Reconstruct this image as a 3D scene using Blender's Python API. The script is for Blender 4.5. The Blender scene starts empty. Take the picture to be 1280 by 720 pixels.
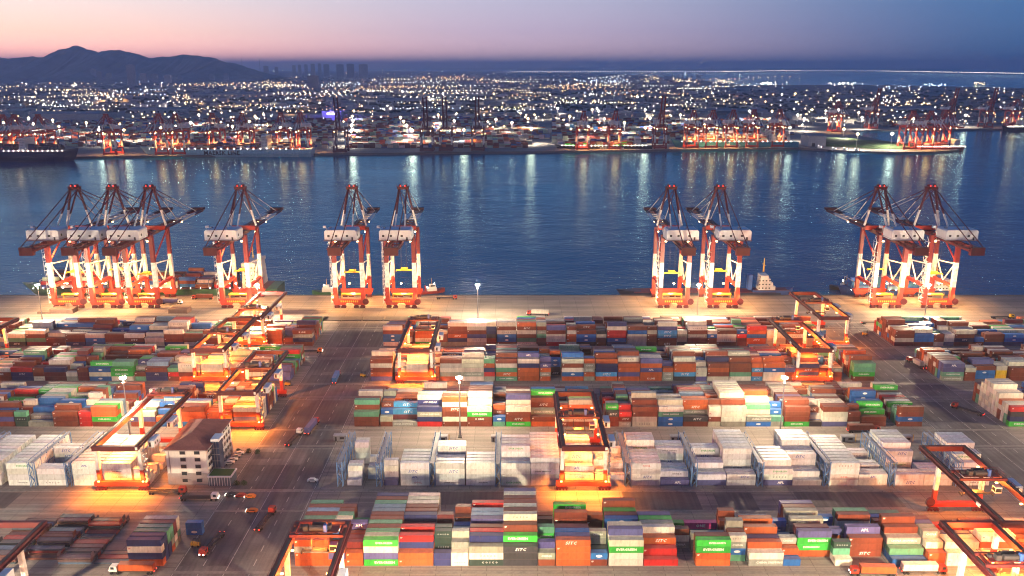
import bpy, math, random
import numpy as np
from mathutils import Vector, Matrix
R = math.radians
rnd = random.Random(11)
SC = bpy.context.scene
COL = SC.collection

# ------------------------------------------------------------------ camera
FPX, YH, CAMZ = 1040.0, 82.0, 173.0           # focal length in photo pixels, horizon row, height in metres
PITCH = math.atan((360 - YH) / FPX)
ct, st = math.cos(PITCH), math.sin(PITCH)
cd = bpy.data.cameras.new("camera")
cd.sensor_width = 36.0
cd.lens = 36.0 * FPX / 1280.0
cd.clip_start = 1.0
cd.clip_end = 120000.0
cam = bpy.data.objects.new("camera", cd)
COL.objects.link(cam)
cam.location = (0, 0, CAMZ)
cam.rotation_euler = (math.pi / 2 - PITCH, 0, 0)
SC.camera = cam

def ground(px, py, z=0.0):
    """where the line of sight through a photo pixel meets height z (used once, to survey positions)"""
    zc = (CAMZ - z) * FPX / (ct * (py - YH))
    return ((px - 640) * zc / FPX, (zc - (CAMZ - z) * st) / ct)

def project(x, y, z):
    zc = y * ct + (CAMZ - z) * st
    return 640 + FPX * x / zc, 360 + FPX * ((CAMZ - z) * ct - y * st) / zc, zc

# ------------------------------------------------------------------ sky
SKY_STRENGTH = 1.0
W = bpy.data.worlds.new("World")
SC.world = W
W.use_nodes = True
nt = W.node_tree
nt.nodes.clear()
N = nt.nodes.new
L = nt.links.new
out = N('ShaderNodeOutputWorld')
tc = N('ShaderNodeTexCoord')
sep = N('ShaderNodeSeparateXYZ')
L(tc.outputs['Generated'], sep.inputs[0])
asn = N('ShaderNodeMath'); asn.operation = 'ARCSINE'
L(sep.outputs['Z'], asn.inputs[0])
elev = N('ShaderNodeMath'); elev.operation = 'MULTIPLY'; elev.inputs[1].default_value = 2 / math.pi; elev.use_clamp = True
L(asn.outputs[0], elev.inputs[0])
sq = N('ShaderNodeMath'); sq.operation = 'POWER'; sq.inputs[1].default_value = 0.5     # spreads the low elevations
L(elev.outputs[0], sq.inputs[0])
azi = N('ShaderNodeMath'); azi.operation = 'ARCTAN2'
L(sep.outputs['X'], azi.inputs[0]); L(sep.outputs['Y'], azi.inputs[1])
def ramp(stops):
    r = N('ShaderNodeValToRGB')
    e = r.color_ramp.elements
    e[0].position, e[0].color = stops[0][0], (*stops[0][1], 1)
    e[1].position, e[1].color = stops[-1][0], (*stops[-1][1], 1)
    for p, c in stops[1:-1]:
        q = e.new(p); q.color = (*c, 1)
    L(sq.outputs[0], r.inputs[0])
    return r
def ed(d): return math.sqrt(d / 90)
west = ramp([(ed(0), (2.9, 1.25, 1.05)), (ed(.6), (2.9, 1.3, 1.0)), (ed(2.0), (1.75, 1.08, .82)), (ed(4.4), (1.12, 1.0, .96)), (ed(5.6), (.55, .66, .84)), (ed(7), (.24, .46, .74)),
             (ed(11), (.16, .34, .64)), (ed(25), (.05, .17, .46)), (1, (.060, .125, .31))])
mid = ramp([(ed(0), (1.0, .66, .78)), (ed(.8), (1.05, .70, .80)), (ed(2.2), (.72, .57, .74)), (ed(4.4), (.60, .59, .77)), (ed(5.6), (.14, .36, .64)), (ed(6.6), (.004, .27, .56)),
            (ed(11), (.002, .18, .44)), (ed(25), (.002, .11, .33)), (1, (.056, .12, .30))])
east = ramp([(ed(0), (.03, .12, .30)), (ed(.8), (.045, .145, .34)), (ed(2.2), (.065, .17, .39)), (ed(4.4), (.066, .195, .44)), (ed(7), (.006, .13, .35)),
             (ed(11), (.003, .095, .28)), (ed(25), (.003, .08, .25)), (1, (.052, .11, .29))])
def mapr(a, b):
    m = N('ShaderNodeMapRange'); m.interpolation_type = 'SMOOTHSTEP'
    m.inputs['From Min'].default_value = R(a); m.inputs['From Max'].default_value = R(b)
    L(azi.outputs[0], m.inputs[0])
    return m
def mixc(f, a, b):
    m = N('ShaderNodeMix'); m.data_type = 'RGBA'
    L(f, m.inputs[0]); L(a, m.inputs[6]); L(b, m.inputs[7])
    return m.outputs[2]
c1 = mixc(mapr(-34, 2).outputs[0], west.outputs[0], mid.outputs[0])
c2 = mixc(mapr(-4, 32).outputs[0], c1, east.outputs[0])
bg = N('ShaderNodeBackground'); bg.inputs[1].default_value = SKY_STRENGTH
L(c2, bg.inputs[0])
sky = N('ShaderNodeTexSky'); sky.sky_type = 'NISHITA'; sky.sun_disc = False
sky.sun_elevation = R(0.5); sky.sun_rotation = R(-50)
bg2 = N('ShaderNodeBackground'); bg2.inputs[1].default_value = 0.05 * .1
L(sky.outputs[0], bg2.inputs[0])
add = N('ShaderNodeAddShader')
L(bg.outputs[0], add.inputs[0]); L(bg2.outputs[0], add.inputs[1])
L(add.outputs[0], out.inputs['Surface'])

SC.view_settings.view_transform = 'Standard'
SC.view_settings.look = 'None'
SC.view_settings.exposure = 0.0
SC.view_settings.gamma = 1.0
SC.render.engine = 'CYCLES'
CY = SC.cycles
CY.max_bounces = 5
CY.diffuse_bounces = 2
CY.glossy_bounces = 2
CY.volume_bounces = 1
CY.transmission_bounces = 2
CY.sample_clamp_indirect = 4.0
CY.sample_clamp_direct = 0.0
CY.filter_width = 1.1
CY.use_denoising = True
try:
    CY.denoiser = 'OPENIMAGEDENOISE'
    CY.denoising_prefilter = 'ACCURATE'
except Exception:
    pass
CY.use_adaptive_sampling = False
CY.caustics_reflective = False
CY.caustics_refractive = False
CY.use_light_tree = True

# power of the lamps the port has (watts)
P_MAST, P_CRANE, P_YARD, P_FAR = 640000.0, 56000.0, 54000.0, 220000.0
C_MAST, C_CRANE, C_YARD, C_FAR = (1, .75, .47), (1, .48, .14), (1, .25, .025), (1, .84, .62)
HAZE_DENSITY = 6.8e-5

# ------------------------------------------------------------------ helpers
def tag(o, label=None, cat=None, group=None, kind=None):
    if label: o['label'] = label
    if cat: o['category'] = cat
    if group: o['group'] = group
    if kind: o['kind'] = kind
    return o

def empty(name, loc=(0, 0, 0), rz=0):
    o = bpy.data.objects.new(name, None)
    o.empty_display_size = 0.1
    o.location = loc; o.rotation_euler = (0, 0, rz)
    COL.objects.link(o)
    return o

def link(name, me, parent=None, loc=None):
    o = bpy.data.objects.new(name, me)
    COL.objects.link(o)
    if parent is not None: o.parent = parent
    if loc is not None: o.location = loc
    return o

class MB:
    def __init__(s):
        s.v, s.f, s.c, s.cur = [], [], [], (1, 1, 1)
    def add(s, vs, fs):
        b = len(s.v)
        s.v.extend(vs)
        s.f.extend(tuple(b + i for i in f) for f in fs)
        s.c.extend([s.cur] * len(fs))
        return s
    def box(s, x0, x1, y0, y1, z0, z1):
        return s.add([(x0, y0, z0), (x1, y0, z0), (x1, y1, z0), (x0, y1, z0), (x0, y0, z1), (x1, y0, z1), (x1, y1, z1), (x0, y1, z1)],
                     [(0, 3, 2, 1), (4, 5, 6, 7), (0, 1, 5, 4), (1, 2, 6, 5), (2, 3, 7, 6), (3, 0, 4, 7)])
    def beam(s, a, b, w, h=None):
        h = w if h is None else h
        a, b = Vector(a), Vector(b)
        d = (b - a).normalized()
        up = Vector((0, 0, 1)) if abs(d.z) < .95 else Vector((0, 1, 0))
        sx = d.cross(up).normalized() * (w / 2)
        sy = sx.normalized().cross(d).normalized() * (h / 2)
        vs = [tuple(p + i * sx + j * sy) for p in (a, b) for i, j in ((-1, -1), (1, -1), (1, 1), (-1, 1))]
        return s.add(vs, [(0, 3, 2, 1), (4, 5, 6, 7), (0, 1, 5, 4), (1, 2, 6, 5), (2, 3, 7, 6), (3, 0, 4, 7)])
    def tube(s, a, b, r, r2=None, n=8):
        r2 = r if r2 is None else r2
        a, b = Vector(a), Vector(b)
        d = (b - a).normalized()
        up = Vector((0, 0, 1)) if abs(d.z) < .95 else Vector((0, 1, 0))
        u = d.cross(up).normalized(); w = u.cross(d)
        vs = []
        for p, rr in ((a, r), (b, r2)):
            for k in range(n):
                t = 2 * math.pi * k / n
                vs.append(tuple(p + u * (rr * math.cos(t)) + w * (rr * math.sin(t))))
        fs = [(k, (k + 1) % n, n + (k + 1) % n, n + k) for k in range(n)]
        fs += [tuple(range(n - 1, -1, -1)), tuple(range(n, 2 * n))]
        return s.add(vs, fs)
    def prism(s, poly, y0, y1):
        """polygon in the XZ plane, extruded along Y"""
        n = len(poly)
        vs = [(x, y0, z) for x, z in poly] + [(x, y1, z) for x, z in poly]
        fs = [tuple(range(n)), tuple(range(2 * n - 1, n - 1, -1))] + [(i, n + i, n + (i + 1) % n, (i + 1) % n) for i in range(n)]
        return s.add(vs, fs)
    def blob(s, c, r):
        x, y, z = c
        return s.add([(x + r, y, z), (x - r, y, z), (x, y + r, z), (x, y - r, z), (x, y, z + r), (x, y, z - r)],
                     [(0, 2, 4), (2, 1, 4), (1, 3, 4), (3, 0, 4), (2, 0, 5), (1, 2, 5), (3, 1, 5), (0, 3, 5)])
    def mesh(s, name, m, colors=False):
        me = bpy.data.meshes.new(name)
        me.from_pydata(s.v, [], s.f)
        if colors:
            at = me.color_attributes.new("paint", 'FLOAT_COLOR', 'CORNER')
            n = np.array([len(f) for f in s.f])
            cc = np.repeat(np.array(s.c, dtype=np.float32), n, axis=0)
            cc = np.concatenate([cc, np.ones((len(cc), 1), np.float32)], axis=1)
            at.data.foreach_set("color", cc.ravel())
        me.materials.append(m)
        me.update()
        return me
    def obj(s, name, m, parent=None, colors=False, loc=None):
        return link(name, s.mesh(name, m, colors), parent, loc)

def copy_tree(o, parent=None):
    c = o.copy()
    COL.objects.link(c)
    if parent is not None: c.parent = parent
    for ch in [x for x in KIDS.get(o.name, ())]:
        copy_tree(ch, c)
    return c
KIDS = {}
def index_kids():
    KIDS.clear()
    for o in COL.objects:
        if o.parent is not None: KIDS.setdefault(o.parent.name, []).append(o)

# ------------------------------------------------------------------ materials
def mat(name, col=(.5, .5, .5), rough=.6, metal=0.0, noise=.25, nscale=.35, spec=.4, source=None, bump=0.0):
    """paint or concrete with uneven dirt; source: 'object' colour or 'paint' attribute instead of col"""
    m = bpy.data.materials.new(name); m.use_nodes = True
    t = m.node_tree; b = t.nodes['Principled BSDF']
    n = t.nodes.new; l = t.links.new
    if source == 'object':
        src = n('ShaderNodeObjectInfo').outputs['Color']
    elif source == 'paint':
        a = n('ShaderNodeVertexColor'); a.layer_name = 'paint'; src = a.outputs[0]
    else:
        c = n('ShaderNodeRGB'); c.outputs[0].default_value = (*col, 1); src = c.outputs[0]
    if noise > 0:
        co = n('ShaderNodeTexCoord'); mp = n('ShaderNodeMapping'); l(co.outputs['Object'], mp.inputs[0])
        mp.inputs['Scale'].default_value = (1.6, 1.6, .5)
        no = n('ShaderNodeTexNoise'); no.inputs['Scale'].default_value = nscale; no.inputs['Detail'].default_value = 5; no.inputs['Roughness'].default_value = .65
        l(mp.outputs[0], no.inputs['Vector'])
        mr = n('ShaderNodeMapRange'); mr.inputs[1].default_value = .3; mr.inputs[2].default_value = .75
        mr.inputs[3].default_value = 1 + noise * .4; mr.inputs[4].default_value = 1 - noise
        l(no.outputs[0], mr.inputs[0])
        mx = n('ShaderNodeVectorMath'); mx.operation = 'SCALE'
        l(src, mx.inputs[0]); l(mr.outputs[0], mx.inputs['Scale'])
        src = mx.outputs[0]
        if bump:
            bu = n('ShaderNodeBump'); bu.inputs['Strength'].default_value = bump; l(no.outputs[0], bu.inputs['Height']); l(bu.outputs[0], b.inputs['Normal'])
    if source:
        m3 = n('ShaderNodeMapping'); m3.inputs['Scale'].default_value = (1.1, 1.1, .28); l(co.outputs['Object'], m3.inputs[0])
        n3 = n('ShaderNodeTexNoise'); n3.inputs['Scale'].default_value = 1.7; n3.inputs['Detail'].default_value = 6; n3.inputs['Roughness'].default_value = .7
        oi = n('ShaderNodeObjectInfo'); ad = n('ShaderNodeVectorMath'); ad.operation = 'ADD'; l(m3.outputs[0], ad.inputs[0]); l(oi.outputs['Random'], ad.inputs[1]); 
        sc3 = n('ShaderNodeVectorMath'); sc3.operation = 'SCALE'; sc3.inputs['Scale'].default_value = 40; l(oi.outputs['Random'], sc3.inputs[0]); l(sc3.outputs[0], ad.inputs[1])
        l(ad.outputs[0], n3.inputs['Vector'])
        r3 = n('ShaderNodeMapRange'); r3.inputs[1].default_value = .60; r3.inputs[2].default_value = .72; r3.inputs[3].default_value = 0; r3.inputs[4].default_value = .6; l(n3.outputs[0], r3.inputs[0])
        x3 = n('ShaderNodeMix'); x3.data_type = 'RGBA'; l(r3.outputs[0], x3.inputs[0]); l(src, x3.inputs[6]); x3.inputs[7].default_value = (.13, .055, .03, 1); src = x3.outputs[2]
        ge = n('ShaderNodeNewGeometry'); sp3 = n('ShaderNodeSeparateXYZ'); l(ge.outputs['Normal'], sp3.inputs[0])
        d3 = n('ShaderNodeMapRange'); d3.inputs[1].default_value = .6; d3.inputs[2].default_value = .95; d3.inputs[3].default_value = 0; d3.inputs[4].default_value = .15; l(sp3.outputs['Z'], d3.inputs[0])
        y3 = n('ShaderNodeMix'); y3.data_type = 'RGBA'; l(d3.outputs[0], y3.inputs[0]); l(src, y3.inputs[6]); y3.inputs[7].default_value = (.46, .41, .37, 1); src = y3.outputs[2]
    l(src, b.inputs['Base Color'])
    b.inputs['Roughness'].default_value = rough
    b.inputs['Metallic'].default_value = metal
    b.inputs['Specular IOR Level'].default_value = spec
    return m

def banded(name, bands, axis='Z', rough=.5):
    """paint in bands along an object axis: [(upper limit, colour), ...] - a painted pattern"""
    m = bpy.data.materials.new(name); m.use_nodes = True
    t = m.node_tree; b = t.nodes['Principled BSDF']; n = t.nodes.new; l = t.links.new
    co = n('ShaderNodeTexCoord'); sp = n('ShaderNodeSeparateXYZ'); l(co.outputs['Object'], sp.inputs[0])
    src = None
    for lim, c in bands:
        rgb = n('ShaderNodeRGB'); rgb.outputs[0].default_value = (*c, 1)
        if src is None:
            src = rgb.outputs[0]
        else:
            gt = n('ShaderNodeMath'); gt.operation = 'GREATER_THAN'; gt.inputs[1].default_value = prev
            l(sp.outputs[axis], gt.inputs[0])
            mx = n('ShaderNodeMix'); mx.data_type = 'RGBA'
            l(gt.outputs[0], mx.inputs[0]); l(src, mx.inputs[6]); l(rgb.outputs[0], mx.inputs[7]); src = mx.outputs[2]
        prev = lim
    no = n('ShaderNodeTexNoise'); no.inputs['Scale'].default_value = .5; no.inputs['Detail'].default_value = 4; l(co.outputs['Object'], no.inputs['Vector'])
    mr = n('ShaderNodeMapRange'); mr.inputs[1].default_value = .35; mr.inputs[2].default_value = .75; mr.inputs[3].default_value = 1.08; mr.inputs[4].default_value = .58
    l(no.outputs[0], mr.inputs[0])
    vm = n('ShaderNodeVectorMath'); vm.operation = 'SCALE'; l(src, vm.inputs[0]); l(mr.outputs[0], vm.inputs['Scale'])
    l(vm.outputs[0], b.inputs['Base Color'])
    b.inputs['Roughness'].default_value = rough
    return m

def glow(name, col, strength):
    m = bpy.data.materials.new(name); m.use_nodes = True
    t = m.node_tree; t.nodes.clear()
    e = t.nodes.new('ShaderNodeEmission'); o = t.nodes.new('ShaderNodeOutputMaterial')
    e.inputs[0].default_value = (*col, 1); e.inputs[1].default_value = strength
    t.links.new(e.outputs[0], o.inputs[0])
    m.cycles.emission_sampling = 'NONE'
    return m

RED, DRED, WHT = (.40, .036, .018), (.085, .010, .013), (.74, .72, .68)
M = {}
M['red'] = mat('crane_red_paint', RED, .5)
M['maroon'] = mat('crane_dark_red_paint', DRED, .5)
M['white'] = mat('white_paint', WHT, .5, noise=.15)
M['grey_white'] = mat('pale_grey_paint', (.60, .62, .66), .5, noise=.12)
M['steel'] = mat('galvanised_steel', (.32, .33, .35), .5, .3)
M['dark'] = mat('dark_machinery', (.03, .03, .035), .6)
M['black'] = mat('black_rubber', (.015, .015, .016), .8, noise=0)
M['yellow'] = mat('yellow_paint', (.72, .42, .03), .5)
M['blue_rack'] = mat('blue_rack_paint', (.10, .21, .42), .55)
M['glass'] = mat('window_glass', (.02, .03, .04), .12, noise=0, spec=.8)
M['orange'] = mat('orange_paint', (.65, .18, .02), .5)
M['blue'] = mat('blue_paint', (.03, .10, .36), .5)
M['leg'] = banded('crane_leg_paint', [(16, RED), (34.5, WHT), (999, (.17, .016, .014))])
M['frame'] = banded('crane_frame_paint', [(68, WHT), (999, DRED)])
M['boom'] = banded('crane_boom_paint', [(58, DRED), (88, WHT), (999, DRED)], 'Y')
M['stay'] = banded('crane_stay_paint', [(60, WHT), (72, WHT), (999, DRED)])
M['yleg'] = banded('yard_crane_leg_paint', [(9.5, RED), (999, WHT)])
M['cargo'] = mat('container_paint', rough=.5, noise=.34, nscale=.5, source='object')
M['cargo_mass'] = mat('container_paint_mass', rough=.5, noise=.34, nscale=.3, source='paint')
M['letter'] = mat('white_lettering', (.80, .80, .78), .5, noise=.1)
M['letter_obj'] = mat('lettering_paint', rough=.5, noise=.1, source='object')
M['reefer_unit'] = mat('refrigeration_unit_grille', (.22, .23, .24), .6)
M['lamp_white'] = glow('lamp_white_light', (1, .88, .70), 110)
M['lamp_warm'] = glow('lamp_warm_light', (1, .62, .26), 30)
M['lamp_orange'] = glow('lamp_orange_light', (1, .42, .1), 22)
M['head_light'] = glow('vehicle_head_light', (1, .9, .75), 20)
M['tail_light'] = glow('vehicle_tail_light', (1, .05, .03), 8)

def lamp(name, loc, power, col, radius=1.0, parent=None, spot=None):
    d = bpy.data.lights.new(name, 'SPOT' if spot else 'POINT')
    d.energy = power; d.color = col; d.shadow_soft_size = radius
    if spot:
        d.spot_size = R(spot); d.spot_blend = .6
    o = bpy.data.objects.new(name, d)
    COL.objects.link(o)
    o.location = loc
    if parent is not None: o.parent = parent
    return o

# ------------------------------------------------------------------ ground, quay, water, land
def ground_mat(name, c1, c2, scale, joints=0.0, rough=.85, streak=None):
    m = bpy.data.materials.new(name); m.use_nodes = True
    t = m.node_tree; b = t.nodes['Principled BSDF']; n = t.nodes.new; l = t.links.new
    co = n('ShaderNodeTexCoord')
    a = n('ShaderNodeTexNoise'); a.inputs['Scale'].default_value = scale; a.inputs['Detail'].default_value = 8; a.inputs['Roughness'].default_value = .62
    mp = n('ShaderNodeMapping'); mp.inputs['Scale'].default_value = (.35, 1.0, 1.0)
    l(co.outputs['Object'], mp.inputs[0]); l(mp.outputs[0], a.inputs['Vector'])
    rp = n('ShaderNodeValToRGB'); rp.color_ramp.elements[0].position = .34; rp.color_ramp.elements[1].position = .68
    rp.color_ramp.elements[0].color = (*c1, 1); rp.color_ramp.elements[1].color = (*c2, 1)
    l(a.outputs[0], rp.inputs[0])
    f = n('ShaderNodeTexNoise'); f.inputs['Scale'].default_value = 1.3; f.inputs['Detail'].default_value = 4; l(co.outputs['Object'], f.inputs['Vector'])
    mr = n('ShaderNodeMapRange'); mr.inputs[3].default_value = .72; mr.inputs[4].default_value = 1.25; l(f.outputs[0], mr.inputs[0])
    sc = n('ShaderNodeVectorMath'); sc.operation = 'SCALE'; l(rp.outputs[0], sc.inputs[0]); l(mr.outputs[0], sc.inputs['Scale'])
    src = sc.outputs[0]
    if joints:
        br = n('ShaderNodeTexBrick'); br.inputs['Scale'].default_value = 1.0; br.inputs['Mortar Size'].default_value = .10
        br.inputs['Brick Width'].default_value = joints; br.inputs['Row Height'].default_value = joints
        br.inputs['Color1'].default_value = (1, 1, 1, 1); br.inputs['Color2'].default_value = (.86, .86, .88, 1); br.inputs['Mortar'].default_value = (.45, .45, .45, 1)
        br.offset = 0
        l(co.outputs['Object'], br.inputs['Vector'])
        mu = n('ShaderNodeVectorMath'); mu.operation = 'MULTIPLY'; l(src, mu.inputs[0]); l(br.outputs[0], mu.inputs[1]); src = mu.outputs[0]
    for sc_ in (streak or ()):           # worn wheel tracks and oil along the traffic
        mp2 = n('ShaderNodeMapping'); mp2.inputs['Scale'].default_value = sc_; l(co.outputs['Object'], mp2.inputs[0])
        s2 = n('ShaderNodeTexNoise'); s2.inputs['Scale'].default_value = 1; s2.inputs['Detail'].default_value = 3; l(mp2.outputs[0], s2.inputs['Vector'])
        m2 = n('ShaderNodeMapRange'); m2.inputs[1].default_value = .38; m2.inputs[2].default_value = .62; m2.inputs[3].default_value = .74; m2.inputs[4].default_value = 1.08; l(s2.outputs[0], m2.inputs[0])
        v2 = n('ShaderNodeVectorMath'); v2.operation = 'SCALE'; l(src, v2.inputs[0]); l(m2.outputs[0], v2.inputs['Scale']); src = v2.outputs[0]
    l(src, b.inputs['Base Color']); b.inputs['Roughness'].default_value = rough
    bu = n('ShaderNodeBump'); bu.inputs['Strength'].default_value = .25; l(f.outputs[0], bu.inputs['Height']); l(bu.outputs[0], b.inputs['Normal'])
    return m
M['yard'] = ground_mat('yard_asphalt', (.21, .18, .16), (.33, .285, .25), .05, joints=9.0, streak=[(.010, .42, 1)])
M['road'] = ground_mat('road_asphalt', (.135, .122, .118), (.20, .18, .17), .07, streak=[(.55, .008, 1), (.06, .05, 1)])
M['patch'] = ground_mat('dark_asphalt', (.09, .082, .082), (.13, .118, .116), .12, streak=[(.6, .02, 1)])
M['apron'] = ground_mat('apron_concrete', (.25, .205, .17), (.37, .31, .26), .06, joints=12.0, streak=[(.006, .30, 1)])
M['quay'] = mat('quay_wall_concrete', (.09, .085, .08), .8)
M['line'] = mat('worn_line_paint', (.42, .40, .36), .7, noise=.5, nscale=1.2)
M['rail'] = mat('rail_bed', (.23, .21, .19), .6, .2, noise=.4)

QY = 625.0
gm = MB(); gm.box(-2600, 2600, -700, QY, -6, 0)
tag(gm.obj('ground', M['yard']), kind='structure')
def sheet(name, rects, m, z, z0=None):
    b = MB()
    for x0, x1, y0, y1 in rects: b.box(x0, x1, y0, y1, z - .012, z)
    return tag(b.obj(name, m), kind='structure')
sheet('quay_apron', [(-2600, 2600, 552, QY - 1.6)], M['apron'], .03)
sheet('road', [(-120, -83, 225, 556), (208, 243, 225, 556), (-2000, 2000, 300, 316), (-2000, 2000, 354, 376), (-2000, 2000, 417, 437),
               (-2000, 2000, 478, 498), (-2000, 2000, 536, 551)][:2], M['road'], .024)
sheet('asphalt_patch', [(-119, -101, 262, 300), (-117, -95, 318, 340), (-94, -84, 330, 362), (-112, -84, 380, 414), (-116, -86, 436, 452), (-110, -88, 457, 478),
                        (-112, -86, 500, 534), (210, 232, 386, 412), (214, 242, 430, 446), (222, 242, 455, 476), (84, 100, 300, 315), (46, 77, 301, 317),
                        (118, 160, 303, 317), (-40, -3, 305, 317), (-260, -205, 302, 315), (-118, -104, 346, 353), (215, 236, 500, 530)], M['patch'], .044)
rects = []
for x in (-119.5, -110.5, -101.5, -92.5, -83.5, 208.5, 217, 226, 234, 242.5):
    solid = x in (-119.5, -101.5, -83.5, 208.5, 226, 242.5)
    y = 226
    while y < 550:
        rects.append((x - .16, x + .16, y, y + (10 if solid else 4))); y += 10.6 if solid else 9
for y in (253.5, 300.5, 316, 356, 377, 416, 437, 479, 498, 538):
    x = -420
    while x < 420:
        rects.append((x, x + 14, y - .17, y + .17)); x += 14.4
sheet('painted_line', rects, M['line'], .064)
YBLOCK = [197, 258, 317, 377, 439, 500]
rails = []
for y in YBLOCK:
    for yy in (y, y + 42):
        rails.append((-900, 900, yy - .8, yy + .8))
for yy in (590, 620): rails.append((-900, 900, yy - .5, yy + .5))
sheet('crane_rail_bed', rails, M['rail'], .084)
qe = MB(); qe.box(-2600, 2600, QY - 1.5, QY + .4, -.5, .35)
tag(qe.obj('quay_kerb', M['quay']), kind='structure')
qw = MB(); qw.box(-2600, 2600, QY + .01, QY + .6, -12, -.6)
tag(qw.obj('quay_wall_face', M['quay']), kind='structure')

# water: one sheet from the quay out to the horizon
m = bpy.data.materials.new('sea_water'); m.use_nodes = True
t = m.node_tree; b = t.nodes['Principled BSDF']; n = t.nodes.new; l = t.links.new
b.inputs['Base Color'].default_value = (.001, .085, .18, 1); b.inputs['Roughness'].default_value = .10; b.inputs['IOR'].default_value = 1.33
t.nodes.remove(b)
df = n('ShaderNodeBsdfDiffuse'); df.inputs[0].default_value = (.001, .075, .19, 1)
gl = n('ShaderNodeBsdfGlossy'); gl.inputs[0].default_value = (.62, .95, 1, 1)
fr_ = n('ShaderNodeFresnel'); fr_.inputs['IOR'].default_value = 1.33
mxs = n('ShaderNodeMixShader'); l(fr_.outputs[0], mxs.inputs[0]); l(df.outputs[0], mxs.inputs[1]); l(gl.outputs[0], mxs.inputs[2])
l(mxs.outputs[0], t.nodes['Material Output'].inputs['Surface'])
co = n('ShaderNodeTexCoord'); mp = n('ShaderNodeMapping'); l(co.outputs['Object'], mp.inputs[0]); mp.inputs['Scale'].default_value = (.62, 1, 1); mp.inputs['Rotation'].default_value = (0, 0, R(12))
def wn(s, d):
    q = n('ShaderNodeTexNoise'); q.inputs['Scale'].default_value = s; q.inputs['Detail'].default_value = d; q.inputs['Roughness'].default_value = .58; l(mp.outputs[0], q.inputs['Vector']); return q.outputs[0]
a1, a2, a3 = wn(.20, 7), wn(.035, 3), wn(.006, 3)
m1 = n('ShaderNodeMath'); m1.operation = 'MULTIPLY_ADD'; l(a2, m1.inputs[0]); m1.inputs[1].default_value = 1.6; l(a1, m1.inputs[2])
bu = n('ShaderNodeBump'); bu.inputs['Distance'].default_value = .70; bu.inputs['Strength'].default_value = 1.0
l(m1.outputs[0], bu.inputs['Height']); [l(bu.outputs[0], q.inputs['Normal']) for q in (gl, fr_, df)]
mr = n('ShaderNodeMapRange'); mr.inputs[1].default_value = .35; mr.inputs[2].default_value = .7; mr.inputs[3].default_value = .06; mr.inputs[4].default_value = .13
l(a3, mr.inputs[0]); l(mr.outputs[0], gl.inputs['Roughness'])
ms = n('ShaderNodeMapRange'); ms.inputs[1].default_value = .36; ms.inputs[2].default_value = .62; ms.inputs[3].default_value = .45; ms.inputs[4].default_value = 1.0
l(a3, ms.inputs[0]); l(ms.outputs[0], bu.inputs['Strength'])
M['water'] = m
wz = -4.0
wm = MB()
wm.add([(-70000, QY - 40, wz), (70000, QY - 40, wz), (70000, 70000, wz), (-70000, 70000, wz)], [(0, 1, 2, 3)])
tag(wm.obj('water', m), kind='structure')

# the far shore
M['far_land'] = ground_mat('far_land_ground', (.10, .095, .10), (.20, .185, .175), .004)
M['far_apron'] = ground_mat('far_apron_concrete', (.16, .14, .13), (.24, .21, .19), .03)
def G(px, py): return ground(px, py, 0)
coast = [(-9000, 1640), G(0, 197), G(90, 196), G(240, 194), G(400, 192), G(560, 190), G(700, 189), G(830, 187), G(1000, 184.5), G(1018, 186), G(1060, 188.5), G(1110, 190),
         G(1165, 189.5), G(1199, 187), G(1196, 183), G(1150, 180), G(1105, 176), G(1078, 170), G(1062, 163), G(1160, 161.5), G(1290, 161), (9000, 2450),
         (9000, 7300), G(1280, 110), G(1100, 106), G(930, 106), G(900, 103), G(860, 98), G(760, 92), G(640, 89.5), (0, 27000), (-30000, 30000)]
n0 = len(coast)
lm = MB()
top = [(x, y, 0) for x, y in coast]
lm.v = top + [(x, y, -7) for x, y in coast]
lm.f = [tuple(range(n0))] + [(i, (i + 1) % n0, n0 + (i + 1) % n0, n0 + i) for i in range(n0)]
lm.c = [(1, 1, 1)] * len(lm.f)
lo = tag(lm.obj('far_land', M['far_land']), kind='structure')
import bmesh
bmm = bmesh.new(); bmm.from_mesh(lo.data); bmesh.ops.triangulate(bmm, faces=[f for f in bmm.faces if len(f.verts) > 4]); bmm.normal_update()
for f in bmm.faces:
    if abs(f.normal.z) > .9 and f.normal.z < 0: f.normal_flip()
bmm.to_mesh(lo.data); bmm.free()
fa = MB()
for a, bb in ((G(90, 195.6), G(700, 188.6)), (G(700, 188.6), G(1000, 184))):
    fa.add([(a[0], a[1] + .8, .05), (bb[0], bb[1] + .8, .05), (bb[0], bb[1] + 75, .05), (a[0], a[1] + 75, .05)], [(0, 1, 2, 3)])
tag(fa.obj('far_quay_apron', M['far_apron']), kind='structure')
# the land across the bay, low on the horizon
fl = MB(); fl.box(-4000, 60000, 42000, 46000, -5, 25); fl.box(9000, 20000, 40500, 42000, -5, 60); fl.box(-3000, 4000, 40500, 42000, -5, 50)
tag(fl.obj('far_shore_land', M['far_land']), kind='structure')

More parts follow.
